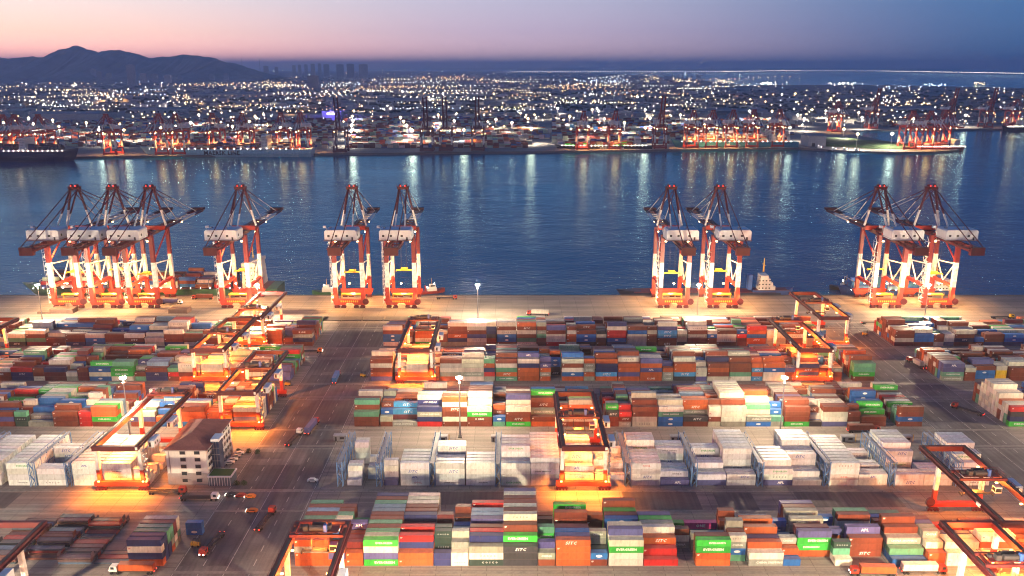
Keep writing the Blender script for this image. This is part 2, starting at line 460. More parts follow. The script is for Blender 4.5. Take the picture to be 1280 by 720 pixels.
# hills: a ridge with depth, height from the skyline
M['hill'] = mat('haze_paled_hill', (.26, .245, .26), .95, noise=.5, nscale=.004, spec=.1)  # pale grey base carries distance haze in its colour
ridge = [(-140, 74), (-60, 70), (-20, 72), (15, 71.5), (35, 75), (52, 72), (75, 72.5), (92, 67.5), (106, 62.5), (116, 58.6), (126, 63), (142, 67), (152, 65.4), (166, 63.8), (182, 67.5),
         (205, 74), (225, 71.5), (244, 70), (262, 70.4), (280, 74), (300, 79), (318, 84), (340, 92), (352, 97)]
HD = 10000.0
hb = MB()
cols = []
xs = np.linspace(-140, 350, 165)
hr = random.Random(4)
for px in xs:
    py = np.interp(px, [p for p, _ in ridge], [q for _, q in ridge])
    zc_ = HD
    x = (px - 640) * zc_ / FPX
    dpt = (zc_)                       # forward distance of the crest
    H = CAMZ + (YH - py) / FPX * HD * 1.02 + hr.uniform(-6, 6) + 5 * math.sin(px * .21) + 3 * math.sin(px * .53)
    H = max(H, 3)
    prof = [(-1900, 0), (-1300, .16), (-800, .42), (-400, .72), (-150, .93), (0, 1), (250, .9), (700, .6), (1500, .2), (2200, 0)]
    cols.append([(x + hr.uniform(-12, 12), HD + d * (.6 + .4 * math.sin(px * .05) ** 2), H * f * (1 if f in (0, 1) else hr.uniform(.93, 1.07))) for d, f in prof])
k = len(cols[0])
hb.v = [p for c in cols for p in c]
hb.f = [(i * k + j, (i + 1) * k + j, (i + 1) * k + j + 1, i * k + j + 1) for i in range(len(cols) - 1) for j in range(k - 1)]
hb.c = [(1, 1, 1)] * len(hb.f)
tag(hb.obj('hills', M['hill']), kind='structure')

# haze: one box of even thin air
hz = MB(); hz.box(-71000, 71000, -900, 71000, -14, 418)
m = bpy.data.materials.new('haze_air'); m.use_nodes = True
t = m.node_tree; t.nodes.clear()
pv = t.nodes.new('ShaderNodeVolumePrincipled'); o_ = t.nodes.new('ShaderNodeOutputMaterial')
pv.inputs['Color'].default_value = (.80, .80, 1.0, 1); pv.inputs['Density'].default_value = HAZE_DENSITY; pv.inputs['Anisotropy'].default_value = .45
t.links.new(pv.outputs[0], o_.inputs['Volume'])
if HAZE_DENSITY > 0:
    tag(hz.obj('haze', m), kind='stuff')
# ------------------------------------------------------------------ containers
CCOL = {'r': (.185, .044, .022), 'o': (.45, .095, .026), 'R': (.50, .022, .022), 'm': (.125, .024, .028), 'b': (.020, .125, .40), 'n': (.022, .032, .125),
        'p': (.085, .085, .24), 's': (.16, .26, .40), 'l': (.06, .30, .60), 'g': (.035, .40, .045), 't': (.10, .30, .19), 'd': (.022, .05, .042),
        'k': (.035, .035, .042), 'w': (.62, .57, .48), 'y': (.30, .31, .26), 'Y': (.66, .42, .02), 'W': (.64, .655, .66), 'M': (.50, .05, .22)}
CNAME = {'r': 'rust brown', 'o': 'orange red', 'R': 'bright red', 'm': 'dark maroon', 'b': 'mid blue', 'n': 'navy blue', 'p': 'slate purple', 's': 'steel blue',
         'l': 'light blue', 'g': 'bright green', 't': 'pale green', 'd': 'blackish green', 'k': 'dark-toned', 'w': 'cream white', 'y': 'greyish olive', 'Y': 'yellow',  # dark tone serves charcoal boxes and boxes whose shade is coloured in
         'W': 'white refrigerated', 'M': 'magenta'}
PALETTE = 'rrrrrrrrrrrrrrrroooowwwwwwwwwwbbbbnnnptttyyysggmmRRl'
CW, CH, CL = 2.44, 2.60, {4: 12.19, 2: 6.06}
PITCHY = 2.88
# every stack: (x of its left end, 40 or 20 foot, rows from the camera backwards, each row bottom to top)
BLOCKS = {
 'A': (262.0, [
  (-77.5, 4, "ooyo,oo,r,r,rrrr,ttrt,rrrr,ssss,rrrr,rrtt,."), (-65.6, 2, "opo,or,o,rrbb,rrsp,wwww,ttgt,rrrr,rrrr,."), (-59.2, 2, "oo,rmm,mmm,rrr,rrnp,www,ggg,."),
  (-53.0, 4, "gpwg,yyyy,gtgt,rrrr,tttt,rrrr,rrrr,bbps,ssls,tttt,rrmr"), (-40.4, 4, "oo,oonR,oon,oooR,rr,rrm,nnnn,rrrr,rrrr,wwww,wwpw"),
  (-27.9, 2, "nn,,dddd,dddd,,kk,kkmm,."), (-21.7, 2, "ww,wwy,wwyw,www,nnw,nnb,,rrr,rrrr,ww,."), (-15.4, 4, "dwy,dwyn,rrrR,rrrr,pp,pppp,ssss,ssss,ss,rrrR,."),
  (-3.0, 4, "kkk,kkkg,rrrrr,rrrrrw,rrrrrr,wwwwww,rrrrrr,rrrrrr,wwwwww,pppppp,."), (9.4, 2, "ry,ryp,n,rpgt,,,,k,rk,rr,."), (15.7, 4, "oooo,bbbp,nnnb,mmmm,mmm,rrrrr,rr,ggggg,."),  # first bay: shade over the front boxes is put into their dark colour
  (28.1, 2, "rb,kd,kkyy,,,n,rrrr,."), (34.6, 4, "wwgw,wwgwp,wwwww,,,bbbb,rrrr,gggg,rrrrr,."), (47.1, 4, "R,RR,RRo,RRow,wwwy,gggg,pppp,w,ww,."),
  (59.4, 2, ",,,,ywr,,,gg,."), (65.6, 4, "oogg,rrrr,,kky,,,,nM,."), (78.0, 2, ",tbyw,rrrr,rrryy,,k,wrr,wwrr,."), (84.6, 4, "yw,ywo,kkn,rrro,rr,rrro,www,ggn,ww,."),
  (97.0, 2, "b,bo,boy,bb,kw,k,nbb,ww,."), (103.4, 4, ",,oggp,mmmm,kk,yyyy,yy,yyyy,rrrr,rrpp,."), (115.7, 2, "w,wtd,,,pop,,,nbb,."), (122.2, 4, ",,rrr,nnpp,k,k,wwwr,tttt,."),
  (136.0, 4, "b,bt,bty,rryr,rrrrr,kk,rrr,bbb,ttt,."), (148.6, 2, "oo,orw,tyyy,tyyy,nppp,rrrr,."), (155.5, 4, "ww,www,oww,nnn,n,ooR,ww,."), (168.4, 4, "ow,owow,rrow,wow,oo,ooo,rrr,ww,."),
  (181, 4, "ww,wwo,rrr,rrrr,ooo,w,www,."), (193.6, 4, "rr,rwr,bbr,www,rr,."),
  (-136.8, 4, "onwn,nnnn,nntt,oytt,ywmm,ytww,."), (-124.2, 2, ",,,,,,,bb,."),
 ]),
 'B': (321.0, [
  (-70.3, 2, "W,WWW,WWW,,,,,WWWW,WWWW,."), (-62.4, 2, ",,WW,WW,WWW,,,W,."), (-54.6, 2, "p,WWWW,WWW,."), (-47.3, 4, "WWWW,WWWW,WWWW,WWWW,WWWW,."),
  (-32.4, 4, "WWWW,WWWW,WWWW,,WWWWW,WWWWW,."), (-19.6, 4, "WWWW,WWWW,WWWW,WWWW,."), (-4.6, 4, "WWWW,WWWW,WWWWWW,WWWWWW,WWWWWW,WWWWW,WWWWW,WWWWW,WWWW,WWWW,."),
  (8.0, 4, "WWWWW,WWWWW,WWWWW,WWWWW,WWWWW,WWWWW,WWWWW,WWWWW,WWWWW,WWWW,."), (22.6, 4, "WW,WWW,W,WWWW,WWWW,WWWW,WWWW,WWW,WWWW,WWWW,."), (35.4, 2, "WW,WW,W,WWW,WWW,WWWW,."), (41.8, 2, "WW,W,WWW,WWW,WWW,WWWW,."),
  (50.8, 4, "WWWW,WWWW,WWWW,WWWW,WWWW,,WWWWW,WWWWW,WWWWW,."), (63.4, 4, "p,pW,WW,WW,,WWWW,WWWW,WWWW,."),
  (79.0, 4, "pW,pW,WWW,WWW,,WWWW,WWWW,."), (91.4, 4, "WW,WW,,WWWWW,WWWWW,WWWWW,WWWWW,WWWWW,WWWWW,WWWWW,."),
  (107.2, 4, "pWW,WWWW,WWWW,WWWW,WWWW,WWWW,."), (119.6, 4, "W,WW,WW,pWWW,pWWW,WWWW,WWWWW,WWWWW,WWWWW,WWWWW,."),
  (135.2, 4, "WWWW,WWWW,WWWW,WWWW,WWWW,WWWW,WWWW,WWWW,WWWW,WWWW,."), (147.6, 4, "WW,WW,,WW,WW,,,WW,WW,."),
  (163.0, 4, "WW,WW,p,,WWWW,WWWWW,WWWWW,WWWWW,WWWWW,WWWWW,."), (175.4, 4, "WW,WW,WW,WW,p,p,,."), (191.0, 4, "WW,WW,WWW,WWWW,WWWW,WWWWW,WWWWW,WWWWW,WWWWW,."),
  (-160.6, 2, "WWW,WW,W,WW,,W,WW,."), (-173.8, 4, "WWWW,WWWW,WWWW,WWWW,WWWW,WWWW,WWWW,WWWW,WWWW,WWWW,."), (-186.5, 4, "WWWW,WWWW,WWWW,WWWW,WWWW,WWWW,WWWW,WWWW,WWWW,WWWW,."),
  (-201.8, 4, "WWW,WWW,W,,,WWWW,WWWW,WWW,."), (-214.4, 4, "WWWW,WWWW,WWWW,WWWW,WWWW,WWWW,WWWW,WWWW,WWWW,WWWW,."), (-229.6, 4, "WWWW,WWWW,WWWW,WWWW,WWWW,WWWW,WWWW,WWWW,WWWW,WWWW,."),
  (-242.4, 4, "WWWW,WWWW,WWWW,WWWW,WWWW,WWWW,WWWW,WWWW,WWWW,WWWW,."), (-258, 4, "WWWW,WWWW,WWWW,WWWW,WWWW,WWWW,WWWW,."),
 ]),
 'C': (381.0, [
  (-78.2, 4, "rrt,rrtrt,rrtrr,yyyy,rrry"), (-65.4, 2, "ry,ryb,rrbr,oooo"), (-59.2, 4, "y,yml,ymml,oo,oooo,oooo"), (-46.8, 4, "Rnyn,rRnynw,wwwwww,rrr"), (-34.4, 4, "rwrrwo,rrrrrr,rrrrry,rr"),
  (-22.0, 4, "rrgw,rrgww,wwwwww,ww"), (-9.5, 2, "tb,tbro,o,"), (-3.0, 4, "grrw,grrwwp,wwwwwr,wwwwww,wwww"), (9.5, 4, "or,ory,oryrr,oryrrg,bbbbbb"), (22.0, 2, "rw,rwoo,rrry"), (28.2, 4, "rwo,rwooy,rwooyt,rrroRr,yyyy"),
  (46.8, 2, "rrk,rrkg,rrww"), (53.1, 2, "yrR,yrRR,ttt"), (59.6, 4, "wwrr,wwrrr,wwwwww,www,wwww,wwwr"), (72.4, 4, "bbtw,bbtww,wwww,wwwww"), (85.0, 4, "rk,rkyoo,ooooo,wwww,wwwws"), (97.2, 2, "wrww,wrwwr,rr"),
  (103.5, 4, "ywww,ywwwr,wwwwww,wwwwww,wwwwww,wwwwww,wwwwww,wwwwww,wwwww"), (116.0, 4, "by,bywt,bywtw,bywtwo,ppp"), (128.4, 2, "yt,ytb,ybbb,ybb"), (135.0, 4, "grrr,rrrrr,pppp,ssss,rrrr,pppp,rrrr,wwww"),
  (147.5, 2, "k,bw,rrr,wwww"), (153.7, 4, "pwwr,pwwr,wwww,wwww,wwwr"), (166.2, 2, "wrr,rrrr,rrr"), (173.0, 4, "rr,rrg,rrgg,bbbb,ppp"), (191.0, 4, "rbrr,ttt,ttt,R"),
  (-137.8, 4, "npow,oooo,owoo,wwww,wwww"), (-144.4, 2, "noo,oooo,www"), (-151, 2, "ooo,owo,rrr"), (-163.6, 4, "boor,rrrr,wwww,bbbb"), (-176.2, 4, "bo,bob,ooob,oo"), (-188.8, 4, "rpw,ttt,rrrw,rr"), (-207.8, 4, "rgoo,rgog,wwww,ssss"),
  (-214.2, 2, "RRR,rrr,bbb"), (-227, 4, "rrr,rrrr,rr,bbbb"), (-239.6, 4, "y,by,bbb,bb"), (-246, 2, "ddt,rr,rrr"), (-258.6, 4, "rpr,bbb,rrrr"), (-271, 4, "rpr,rr,www"), (-283.6, 4, "rbr,bb,wwr"), (-296, 4, "rr,nn,rrrr"), (-308.4, 4, "rr,bb,rwrr"),
  (246.4, 4, "gnkR,ttww,wwww,rrwo,wwwww,wwwww,wwwwww,wwwwww,wwwwww,wwwww"), (259, 4, "ggrr,rrgr,rrrg,rrrr,rrrr"), (271.6, 4, "rrr,rrww,wwww"), (284, 4, "rbr,rrrr,rrr"), (296.6, 4, "wr,rr,wwr"),
 ]),
 'D': (443.0, [
  (-80.0, 4, "porwr,rrrrr,wwwwww,rrr"), (-66.4, 2, "oow,ooww"), (-59.9, 4, "woww,wwww,wwwww,ooo"), (-47.2, 2, "ooo,www"), (-40.8, 4, "oywwr,wwwww,rr"), (-28.2, 4, "wywww,wwwwrw,wwww"), (-15.8, 2, "yRnot,yynnt,tt"),
  (-9.3, 4, "totwr,totwrr,rrrr"), (3.4, 4, "ooonw,ooonwp,wwww"), (15.8, 2, "oyop,oyorp,rrr"), (22.0, 2, ",,,kkbb,bb"), (28.3, 4, "obwrw,bbwwwb,rr"), (40.9, 2, "yoyyo,yyoob,bb"), (47.4, 4, "olnno,olnorr,www"),
  (60.2, 4, "opoo,opoow,wwwwwr,rrr"), (72.8, 4, "oopop,opopw,wwwww"), (85.3, 2, "yyo,yyop,nn"), (91.8, 4, "kloo,kloow,wwwwrr"), (104.4, 2, "pww,pwww,ss"), (110.8, 4, "wror,wrorn,wwwwwr,www"), (123.4, 4, "wtrr,wtrrr,rrrrry,tttt"),
  (135.9, 2, "lolo,loloo,rr"), (142.4, 4, "wwbo,wwboo,oooo"), (155, 2, "oop,rrw"), (161.6, 4, "rnon,rnonr,oowwo,wwww"), (174.2, 2, "oor,www"), (181, 2, "rry,rrr"), (193.4, 4, "rgtt,tgtt,rrrrr,rr"),
  (-138, 4, "pp,ppp,ppr"), (-150.8, 4, "rwr,wwww,rrrr"), (-163.4, 4, "ooow,oowo,wwww,wwww"), (-176, 4, "ooww,owww,wwww,ww"), (-188.8, 4, "orww,orwww,ssss,ssss"), (-195, 2, "rRt,rrt"), (-207.6, 4, "nnr,nnrs,ssss,ssss"), (-214, 2, "tr,rry"),
  (-227.2, 4, "wgg,wggt,gggt,gg"), (-239.8, 4, "bwb,bwbg,wwb,nn"), (-246.2, 2, "mmr,rr,nn"), (-252.6, 2, "yw,rr,www"), (-265, 4, "mmn,nnr,wwww,rrrw"), (-271.4, 2, "wrr,rrr"), (-284, 4, "nnR,rrrr,rr"), (-296.6, 4, "rrw,rr,www"),
  (-309, 4, "rrw,bb,rr"), (-321.6, 4, "rwr,rr,ss"), (-334, 4, "bb,rr,rr"),
  (244, 4, "ytpp,bbpp,ttrr,rrwr,rrrr,rrrw,rwww,www"), (256.8, 2, "rry,rrw"), (263.4, 4, ",bbr,bbrp,rrrp,rrr"), (276, 2, ",YYw,YYw,www"), (282.6, 4, "rrr,rrrw,wwww"), (295.2, 4, "rr,rrs,sss"), (307.8, 4, "rb,rrr"), (320.4, 4, "wr,rrw"),
 ]),
 'E': (504.0, [
  (-82, 4, "wbbrw,wwrr,rrr,w"), (-69.6, 2, "rw,rr"), (-61.6, 4, "gwoo,www,roor"), (-47.2, 2, "yrrw,rrw"), (-40.9, 4, "ynorrw,ynoor,rr"), (-28.5, 4, "wwprww,wwprww,ww"), (-16.2, 2, "rrknnw,rrn"), (-9.4, 4, "rbbwrw,rbbwr,rrw"),
  (3.2, 4, "wtrwro,wtrwo,rrr"), (15.8, 2, "mmtyry,rrr"), (22.0, 4, "Rwwrp,RwwrR,rrr"), (34.8, 2, "woowr,wrr"), (41.2, 4, "kbbr,kbbrr,rrr"), (53.9, 2, "rmwk,rrr"), (60.6, 4, "nbRRwn,bnww,bbb"), (73.6, 4, "wwwbr,wwr,rrr"), (86.2, 2, "mrrwr,rr"),
  (92.8, 4, "rrllpw,rrllw,yyww,ww"), (105.3, 2, "kyyw,yy"), (112.0, 4, "mmyrw,mmyrww,wwwww,rr"), (124.6, 2, "rrbw,rr"), (130.8, 4, "rwwr,wwrr,rry"), (143.4, 2, "mmRb,rr"), (149.8, 4, "ooboR,rry,ryr"), (162.4, 4, "wwww,rrwr,rrr"), (175, 4, "rrwo,wwgw,ww"),
  (187.6, 4, "wwnb,bb,ww"), (-139.6, 4, "rnyr,rnyr,nnr,rr"), (-146, 2, "ro,rr"), (-158.8, 4, "oooo,owww,www"), (-171.4, 4, "bow,oow,ww"), (-184, 4, "ww,nn,rr"), (-196.6, 4, "rryr,rry,ggt"), (-209.2, 4, "wrr,ggt,rr"), (-221.8, 4, "nrrw,rrw,tt"),
  (-234.2, 4, "ww,yyw,R"), (-247, 4, "nrw,wwm,ssb"), (-259.4, 4, "yrr,wwy,r"), (-272, 4, "bbw,bbn,nnw"), (-284.6, 4, "nrr,rrw,bb"), (-297, 4, "rr,www,rww"), (-309.6, 4, "mtrw,mtrw,www"), (-322.4, 4, "ktw,ktw,ssw"), (-335, 4, "sw,rr,ss"), (-347.4, 4, "rr,ww"),
  (244, 4, "mwrr,mwrr,rrrr,rbrw,rrw"), (256.8, 4, "rbb,rrww,rrww,ww"), (269.4, 2, "wrr,ww"), (275.8, 2, "pww,ppw,www,wwww"), (282.4, 4, "mnrw,nnrw,ssww"), (295, 2, "rb,nn"), (301.4, 4, "nrr,rrr,ss"), (314, 4, "nbb,rr,ss"), (326.6, 4, "bb,rr,bb"), (339, 4, "rr,pp"), (351.6, 4, "rw,ss"),
 ]),
}
items = []          # dict per container
for bk, (y0, bays) in BLOCKS.items():
    rows_n = 12 if bk != 'E' else 11
    for bi, (x0, sz, spec) in enumerate(bays):
        rows = spec.split(',')
        auto = True
        if rows[-1] == '.': rows.pop(); auto = False
        if auto:
            last = max(3, max(len(q) for q in rows[-3:]))
            while len(rows) < rows_n:
                k = len(rows)
                h = min(5 if k < 8 else 4, max(0 if rnd.random() < .1 else 2, last + rnd.choice([-1, -1, 0, 0, 0, 0, 1])))
                last = max(3, h)
                top = rnd.choice(PALETTE)
                same = rnd.random() < .45
                rows.append(''.join(top if same else rnd.choice(PALETTE) for _ in range(h)))
        jx = rnd.uniform(-.12, .12)
        for r, col in enumerate(rows):
            for tier, c in enumerate(col):
                items.append(dict(b=bk, bi=bi, x=x0 + jx + rnd.uniform(-.05, .05), y=y0 + r * PITCHY, z=.02 + tier * CH, s=sz, c=c, r=r, t=tier, n=len(col)))

# lettering: (text, colour, height, italic)
WL, BL, GL, RL, KL = (.80, .80, .78), (.02, .07, .35), (.03, .30, .08), (.5, .05, .04), (.05, .05, .06)
def marking(it):
    c, q, u = it['c'], it['s'], rnd.random()
    if c == 'g': return ('EVERGREEN', WL, (.95 if u < .6 else .78) if q == 4 else .62, 0)
    if c == 'l': return ('SITC', WL, 1.35, .3)
    if c == 'M': return ('ONE', WL, 1.2, 0)
    if c == 'b': return ('OVAL', WL, 1, 0) if u < .75 else None
    if c == 'y': return ('CHINA SHIPPING' if q == 4 else 'CHINA', (.72, .74, .68), .85, 0) if u < .6 else None
    if c == 'd': return ('COSCO', WL, .7, 0) if u < .6 else None
    if c == 't': return ('CHINA SHIPPING', WL, .72, 0) if u < .3 and q == 4 else None
    if c == 'p': return ('APL', WL, 1.15, 0) if u < .22 else None
    if c == 'n': return (rnd.choice(['SITC', 'HYUNDAI', 'APL']), WL, 1.0, .25) if u < .25 else None
    if c in 'ro': return ('SITC', WL, 1.2, .3) if u < .075 else (('K LINE', WL, 1.0, 0) if u < .09 else (('CORNER', WL, 1, 0) if u < .6 else None))
    if c == 'R': return ('CORNER', WL, 1, 0) if u < .8 else None
    if c == 'w': return ('COSCO', KL, .7, 0) if u < .16 else (('CORNER', RL, 1, 0) if u < .3 else None)
    if c == 'k': return ('SITC', WL, 1.15, .3) if u < .35 else None
    if c == 's': return ('MAERSK', WL, .9, 0) if u < .2 else None
    if c == 'W' and it['s'] == 4:
        if u < .13: return ('SITC', BL, 1.15, .3)
        if u < .21: return ('EVERGREEN', GL, .8, 0)
        if u < .29: return ('COSCO', KL, .72, 0)
        if u < .33: return ('APL', BL, 1.0, 0)
        if u < .36: return ('OOCL', RL, .8, 0)
        if u < .46: return ('CHINA SHIPPING', KL, .6, 0)
        if u < .475: return ('HAMBURG SUD', RL, .6, 0)
        if u < .56: return ('HYUNDAI', KL, .6, 0)
    return None
SPACED = {'COSCO': 2.2, 'CHINA SHIPPING': 1.1, 'MOL': 2.6, 'SITC': 1.25}
TEXT = {}
def text_geo(txt, h, shear):
    k = (txt, h, shear)
    if k in TEXT: return TEXT[k]
    if txt == 'OVAL':
        vs = [(1.15 * math.cos(a), 0, .52 * math.sin(a)) for a in np.linspace(0, 2 * math.pi, 20, endpoint=False)]
        vs = [(x, 0, z) for x, y, z in vs]
        TEXT[k] = (vs, [tuple(range(20))]); return TEXT[k]
    if txt == 'CORNER':
        b_ = MB()
        for x0, x1, z0, z1 in ((-.55, .25, .18, .40), (-.55, .05, -.12, .06)):
            b_.add([(x0, 0, z0), (x1, 0, z0), (x1, 0, z1), (x0, 0, z1)], [(0, 1, 2, 3)])
        TEXT[k] = (b_.v, b_.f); return TEXT[k]
    cu = bpy.data.curves.new('lettering', 'FONT')
    cu.body = txt; cu.size = h * 1.35; cu.align_x = 'CENTER'; cu.align_y = 'CENTER'; cu.resolution_u = 1; cu.offset = .035 * h; cu.shear = shear
    cu.space_character = SPACED.get(txt, 1.08)
    o = bpy.data.objects.new('lettering', cu); COL.objects.link(o)
    dg = bpy.context.evaluated_depsgraph_get(); dg.update()
    me = bpy.data.meshes.new_from_object(o.evaluated_get(dg))
    vs = [(v.co.x, 0.0, v.co.y) for v in me.vertices]; fs = [tuple(p.vertices) for p in me.polygons]
    bpy.data.objects.remove(o); bpy.data.curves.remove(cu); bpy.data.meshes.remove(me)
    TEXT[k] = (vs, fs)
    return TEXT[k]

for it in items:
    mk = marking(it)
    if mk and it['s'] == 2 and mk[0] in ('EVERGREEN', 'SITC', 'COSCO', 'CHINA SHIPPING', 'HYUNDAI', 'MAERSK', 'K LINE'):
        wd = {'EVERGREEN': .55, 'SITC': 1.0, 'COSCO': .5}.get(mk[0], .5)
        mk = (mk[0], mk[1], wd, mk[3])
    it['mk'] = mk
    base = CCOL[it['c']]
    v = rnd.uniform(.80, 1.18)
    it['rgb'] = tuple(min(.85, ch * v * rnd.uniform(.93, 1.07)) for ch in base)

def container_bm(b, L_, x=0, y=0, z=0, dx=0.02):
    """a steel box: corner posts and rails stand proud of recessed corrugated sides; castings at the corners"""
    x0, x1, y0, y1, z0, z1 = x, x + L_, y, y + CW, z + .02, z + CH - .02
    p, d = .16, .06
    b.box(x0 + d, x1 - d, y0 + d, y1 - d, z0 + .05, z1 - .05)
    for xx in (x0, x1 - p):
        for yy in (y0, y1 - p): b.box(xx, xx + p, yy, yy + p, z0, z1)
    for yy in (y0, y1 - p):
        b.box(x0 + p, x1 - p, yy + .01, yy + p, z0 + .01, z0 + p); b.box(x0 + p, x1 - p, yy + .01, yy + p, z1 - p * .7, z1 - .01)
    for xx in (x0 + .01, x1 - p):
        b.box(xx, xx + p - .01, y0 + p, y1 - p, z0 + .01, z0 + p); b.box(xx, xx + p - .01, y0 + p, y1 - p, z1 - p * .7, z1 - .01)
    return b

# which containers show largest: paint them far to near into a coarse picture of numbers and count
def shown_counts(its):
    Wd, Hd, s = 1280, 720, 1.0
    buf = np.full((Hd, Wd), -1, np.int32)
    order = sorted(range(len(its)), key=lambda i: -(its[i]['y'] * ct - its[i]['z'] * st))
    endpx = np.zeros(len(its), np.int32)
    YY, XX = np.mgrid[0:Hd, 0:Wd]
    for i in order:
        it = its[i]; L_ = CL[it['s']]
        xa, xb, ya, yb, za, zb = it['x'], it['x'] + L_, it['y'], it['y'] + CW, it['z'], it['z'] + CH
        P = lambda x, y, z: project(x, y, z)[:2]
        xe = xb if xb < 0 else xa
        faces = [[P(xa, ya, zb), P(xb, ya, zb), P(xb, yb, zb), P(xa, yb, zb)]]
        if xb < 0 or xa > 0: faces.append([P(xe, ya, za), P(xe, yb, za), P(xe, yb, zb), P(xe, ya, zb)])
        faces.append([P(xa, ya, za), P(xb, ya, za), P(xb, ya, zb), P(xa, ya, zb)])
        for q in faces:
            u0 = max(0, int(min(p[0] for p in q))); u1 = min(Wd, int(max(p[0] for p in q)) + 2)
            v0 = max(0, int(min(p[1] for p in q))); v1 = min(Hd, int(max(p[1] for p in q)) + 2)
            if u0 >= u1 or v0 >= v1: continue
            X_, Y_ = XX[v0:v1, u0:u1] + .5, YY[v0:v1, u0:u1] + .5
            sg = sum(q[k][0] * q[(k + 1) % 4][1] - q[(k + 1) % 4][0] * q[k][1] for k in range(4))
            ins = np.ones(X_.shape, bool)
            for k in range(4):
                (ax, ay), (bx, by) = q[k], q[(k + 1) % 4]
                cr = (bx - ax) * (Y_ - ay) - (by - ay) * (X_ - ax)
                ins &= (cr >= 0) if sg > 0 else (cr <= 0)
            buf[v0:v1, u0:u1][ins] = i
    cnt = np.bincount(buf[buf >= 0].ravel(), minlength=len(its))
    return cnt
cnt = shown_counts(items)
for i, it in enumerate(items): it['px'] = int(cnt[i])
dry = sorted([i for i, it in enumerate(items) if it['c'] != 'W' and it['px'] > 0], key=lambda i: -items[i]['px'])
cold = sorted([i for i, it in enumerate(items) if it['c'] == 'W' and it['px'] > 0], key=lambda i: -items[i]['px'])
solo = set(dry[:296]) | set(cold[:296])

CMESH = {}
for sz in (4, 2):
    CMESH[sz] = container_bm(MB(), CL[sz]).mesh('container_body', M['cargo'])
def door_mesh(side):
    b_ = MB(); y0 = .16 if side == 0 else CW / 2 + .01
    b_.box(-.01, .05, y0, y0 + CW / 2 - .17, .17, CH - .14)
    for yy in (y0 + .3, y0 + .75): b_.tube((-.04, yy, .18), (-.04, yy, CH - .15), .03, n=5)
    return b_.mesh('door', M['cargo'])
DOORS = [door_mesh(0), door_mesh(1)]
ub = MB(); ub.box(-.012, .05, .18, CW - .18, .18, CH - .16); ub.box(-.03, -.012, .4, CW - .4, 1.25, 2.2)
UNIT = ub.mesh('refrigeration_unit', M['reefer_unit'])
TMESH = {}
def text_mesh(mk):
    k = mk[:1] + mk[2:]
    if k not in TMESH:
        vs, fs = text_geo(mk[0], mk[2], mk[3])
        me = bpy.data.meshes.new('lettering'); me.from_pydata(vs, [], fs); me.materials.append(M['letter_obj']); me.update()
        TMESH[k] = me
    return TMESH[k]
ORD = ['', 'first', 'second', 'third', 'fourth', 'fifth', 'sixth', 'seventh', 'eighth', 'ninth', 'tenth', 'eleventh', 'twelfth', 'thirteenth', 'fourteenth', 'fifteenth', 'sixteenth',
       'seventeenth', 'eighteenth', 'nineteenth', 'twentieth']
ROWN = ['front', 'second', 'third', 'fourth', 'fifth', 'sixth', 'seventh', 'eighth', 'ninth', 'tenth', 'rearmost']
LAND = {'A': [(-80, 'roadway'), (58, 'nearest block gap'), (240, 'right roadway')], 'B': [(-75, 'roadway'), (21, 'gantry crane'), (78, 'rack')], 'C': [(-80, 'roadway'), (21, 'gantry crane')],
        'D': [(-82, 'roadway')], 'E': [(-84, 'roadway')]}
BLOCKN = {'A': 'nearest block', 'B': 'reefer block', 'C': 'middle block', 'D': 'fourth block', 'E': 'quayside block'}
order_x = {}
for bk, (y0, bays) in BLOCKS.items():
    for grp, lo_, hi_ in (('W', -999, -100), ('M', -100, 225), ('E', 225, 999)):
        s_ = sorted([(x, i) for i, (x, _, _) in enumerate(bays) if lo_ < x < hi_])
        for n_, (x, i) in enumerate(s_ if grp != 'W' else s_[::-1]):
            order_x[bk, i] = (grp, n_ + 1)
def clabel(it):
    grp, n_ = order_x[it['b'], it['bi']]
    side = {'M': 'right of the roadway', 'W': 'left of the roadway', 'E': 'beyond the right road'}[grp]
    nth = ORD[n_] if n_ <= 20 else 'twenty-' + ORD[n_ - 20]
    mk = it['mk']
    lt = '' if not mk or mk[0] == 'CORNER' else (' oval-marked' if mk[0] == 'OVAL' else ' lettered')
    tier = 'ground tier' if it['t'] == 0 else ('%s tier' % ORD[it['t'] + 1])
    return '%s%s container, %s, %s row, %s stack %s, %s' % (CNAME[it['c']], lt, tier, ROWN[min(it['r'], 10)], nth, side, BLOCKN[it['b']])

